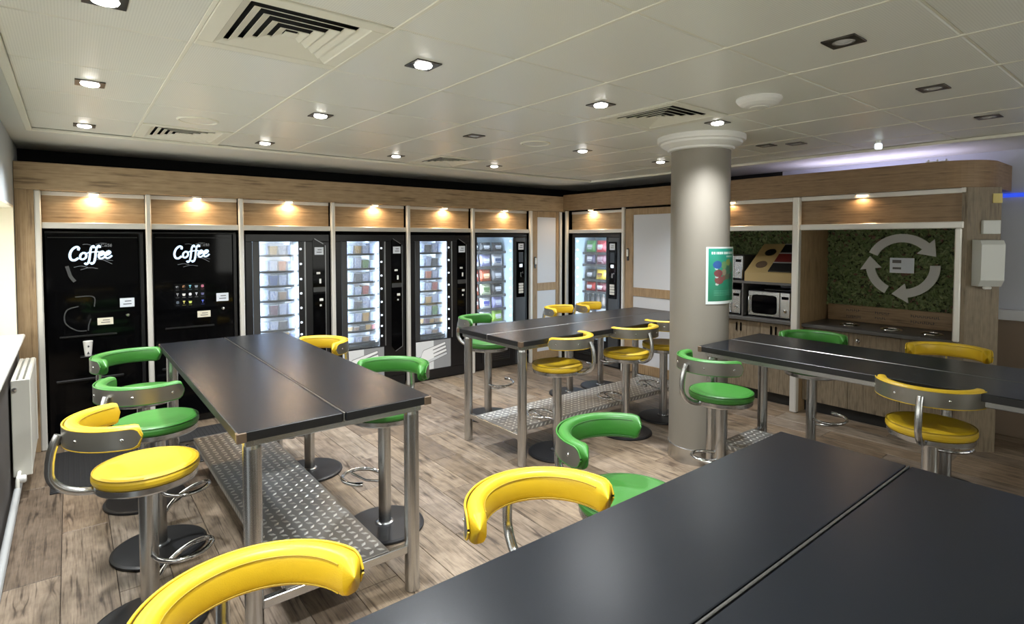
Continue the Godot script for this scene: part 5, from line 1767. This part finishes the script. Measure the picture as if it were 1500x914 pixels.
# ------------------------------------------------------------------ radiator, mat
func build_radiator():
	var t := thing("radiator", "white panel radiator under the window sill by the coffee machine", "radiator", Vector3(-0.332, 0.15, -5.72))
	var L := 0.84
	var b := MB.new()
	b.bx(Vector3(0.085, 0, 0), Vector3(0.105, 0.64, L), 0.006)
	b.bx(Vector3(0.012, 0, 0), Vector3(0.03, 0.64, L), 0.006)
	obj("panel", b, M.radiator, t)
	b = MB.new()
	b.bx(Vector3(0.01, 0.0, L - 0.004), Vector3(0.108, 0.645, L + 0.006), 0.004)
	obj("side_cover", b, M.radiator, t)
	b = MB.new()
	b.bx(Vector3(0.01, 0.0, -0.006), Vector3(0.108, 0.645, 0.004), 0.004)
	obj("side_cover", b, M.radiator, t)
	b = MB.new()
	for k in 3: b.bx(Vector3(0.012 + k * 0.034, 0.632, 0.0), Vector3(0.034 + k * 0.034, 0.65, L), 0.003)
	obj("top_grille", b, M.radiator, t)
	b = MB.new()
	for k in 26: b.bx(Vector3(0.03, 0.02, 0.02 + k * 0.031), Vector3(0.085, 0.62, 0.023 + k * 0.031), 0)
	obj("fins", b, M.radiator, t)
	b = MB.new()
	b.xf = Transform3D(Basis(Vector3.RIGHT, PI / 2), Vector3(0.028, 0.585, L + 0.006))
	b.lathe([[0.0, 0.014], [0.012, 0.013], [0.015, 0.0]], Vector3.ZERO, 16)
	obj("vent_plug", b, M.chrome, t)
	b = MB.new()
	b.tube([Vector3(0.04, 0.03, L), Vector3(0.04, 0.03, L + 0.05), Vector3(0.035, 0.0, L + 0.08), Vector3(0.033, -0.06, L + 0.085)], 0.012, 10)
	obj("pipe", b, M.radiator, t)
	b = MB.new()
	b.xf = Transform3D(Basis(Vector3(0, 0, 1), -PI / 2), Vector3(0.03, 0.0, L + 0.06))
	b.lathe([[0.0, 0.05], [0.02, 0.048], [0.026, 0.04], [0.026, 0.0], [0.0, 0.0]], Vector3.ZERO, 20)
	obj("valve_head", b, M.white_gloss, t)

func build_mat():
	var t := thing("floor_mat", "black ribbed mat on the floor before the coffee machines", "mat", Vector3(0.51, 0.001, -5.27))
	var b := MB.new()
	b.box(Vector3(0, 0.003, 0), Vector3(1.30, 0.006, 0.90), 0.002)
	obj("mat_body", b, M.mat_black, t)
	b = MB.new()
	for k in 42: b.box(Vector3(-0.64 + 0.0312 * k, 0.007, 0), Vector3(0.012, 0.003, 0.86), 0.001)
	obj("ribs", b, M.mat_black, t)

# ------------------------------------------------------------------ camera, light, order of building
const DOWN_E := 4.0
const PUCK_E := 0.28
const CAROUSEL_E := 1.0
const SNACK_E := 1.0
const UPLIGHT_E := 0.6

func _ready():
	var cam := Camera3D.new()
	cam.name = "camera"
	add_child(cam)
	cam.position = Vector3(0, CAM_H, 0)
	cam.rotation = Vector3(deg_to_rad(-2.0), deg_to_rad(-38.5), 0)
	cam.near = 0.05; cam.far = 60.0
	cam.set_frustum(914.0 / FOCAL * cam.near, Vector2(0, -77.5 / FOCAL * cam.near), cam.near, cam.far)
	cam.current = true
	var we := WorldEnvironment.new()
	we.name = "world_environment"
	var env := Environment.new()
	env.background_mode = Environment.BG_COLOR
	env.background_color = Color(0.93, 0.93, 0.90)
	env.background_energy_multiplier = 4.2
	env.tonemap_mode = Environment.TONE_MAPPER_LINEAR
	env.tonemap_exposure = 1.08
	env.sdfgi_enabled = true; env.ssao_enabled = true; env.ssil_enabled = true
	we.environment = env
	add_child(we)
	make_materials()
	build_floor()
	build_ceiling()
	build_walls()
	build_column()
	build_surround()
	build_downlights()
	build_machines()
	board_door(Vector3(5.034, 0, -5.87), 0.51, 0.0, 0.10, 0.455, "narrow oak door panel with two white boards between the snack machines", 0.055, 1.40)
	board_door(Vector3(5.63, 0, -4.735), 0.945, -PI / 2, 0.13, 0.82, "tall oak door panel with two white boards behind the column", 0.05, 1.53)
	build_kitchen()
	make_table("long black bar table facing the coffee machines, with a chequer-plate shelf", Vector3(0.925, 0, -3.535), PI / 2, 2.39)
	make_table("long black bar table before the snack machines, with a chequer-plate shelf", Vector3(3.77, 0, -3.58), 0.0, 2.36)
	make_table("long black bar table between the column and the recycling unit", Vector3(3.92, 0, -1.06), PI / 2, 2.39)
	make_table("long black bar table in the foreground with three stools at its far side", Vector3(0.99, 0, -0.61), 0.0, 2.38)
	build_stools()
	build_ceiling_items()
	build_radiator()
	build_mat()
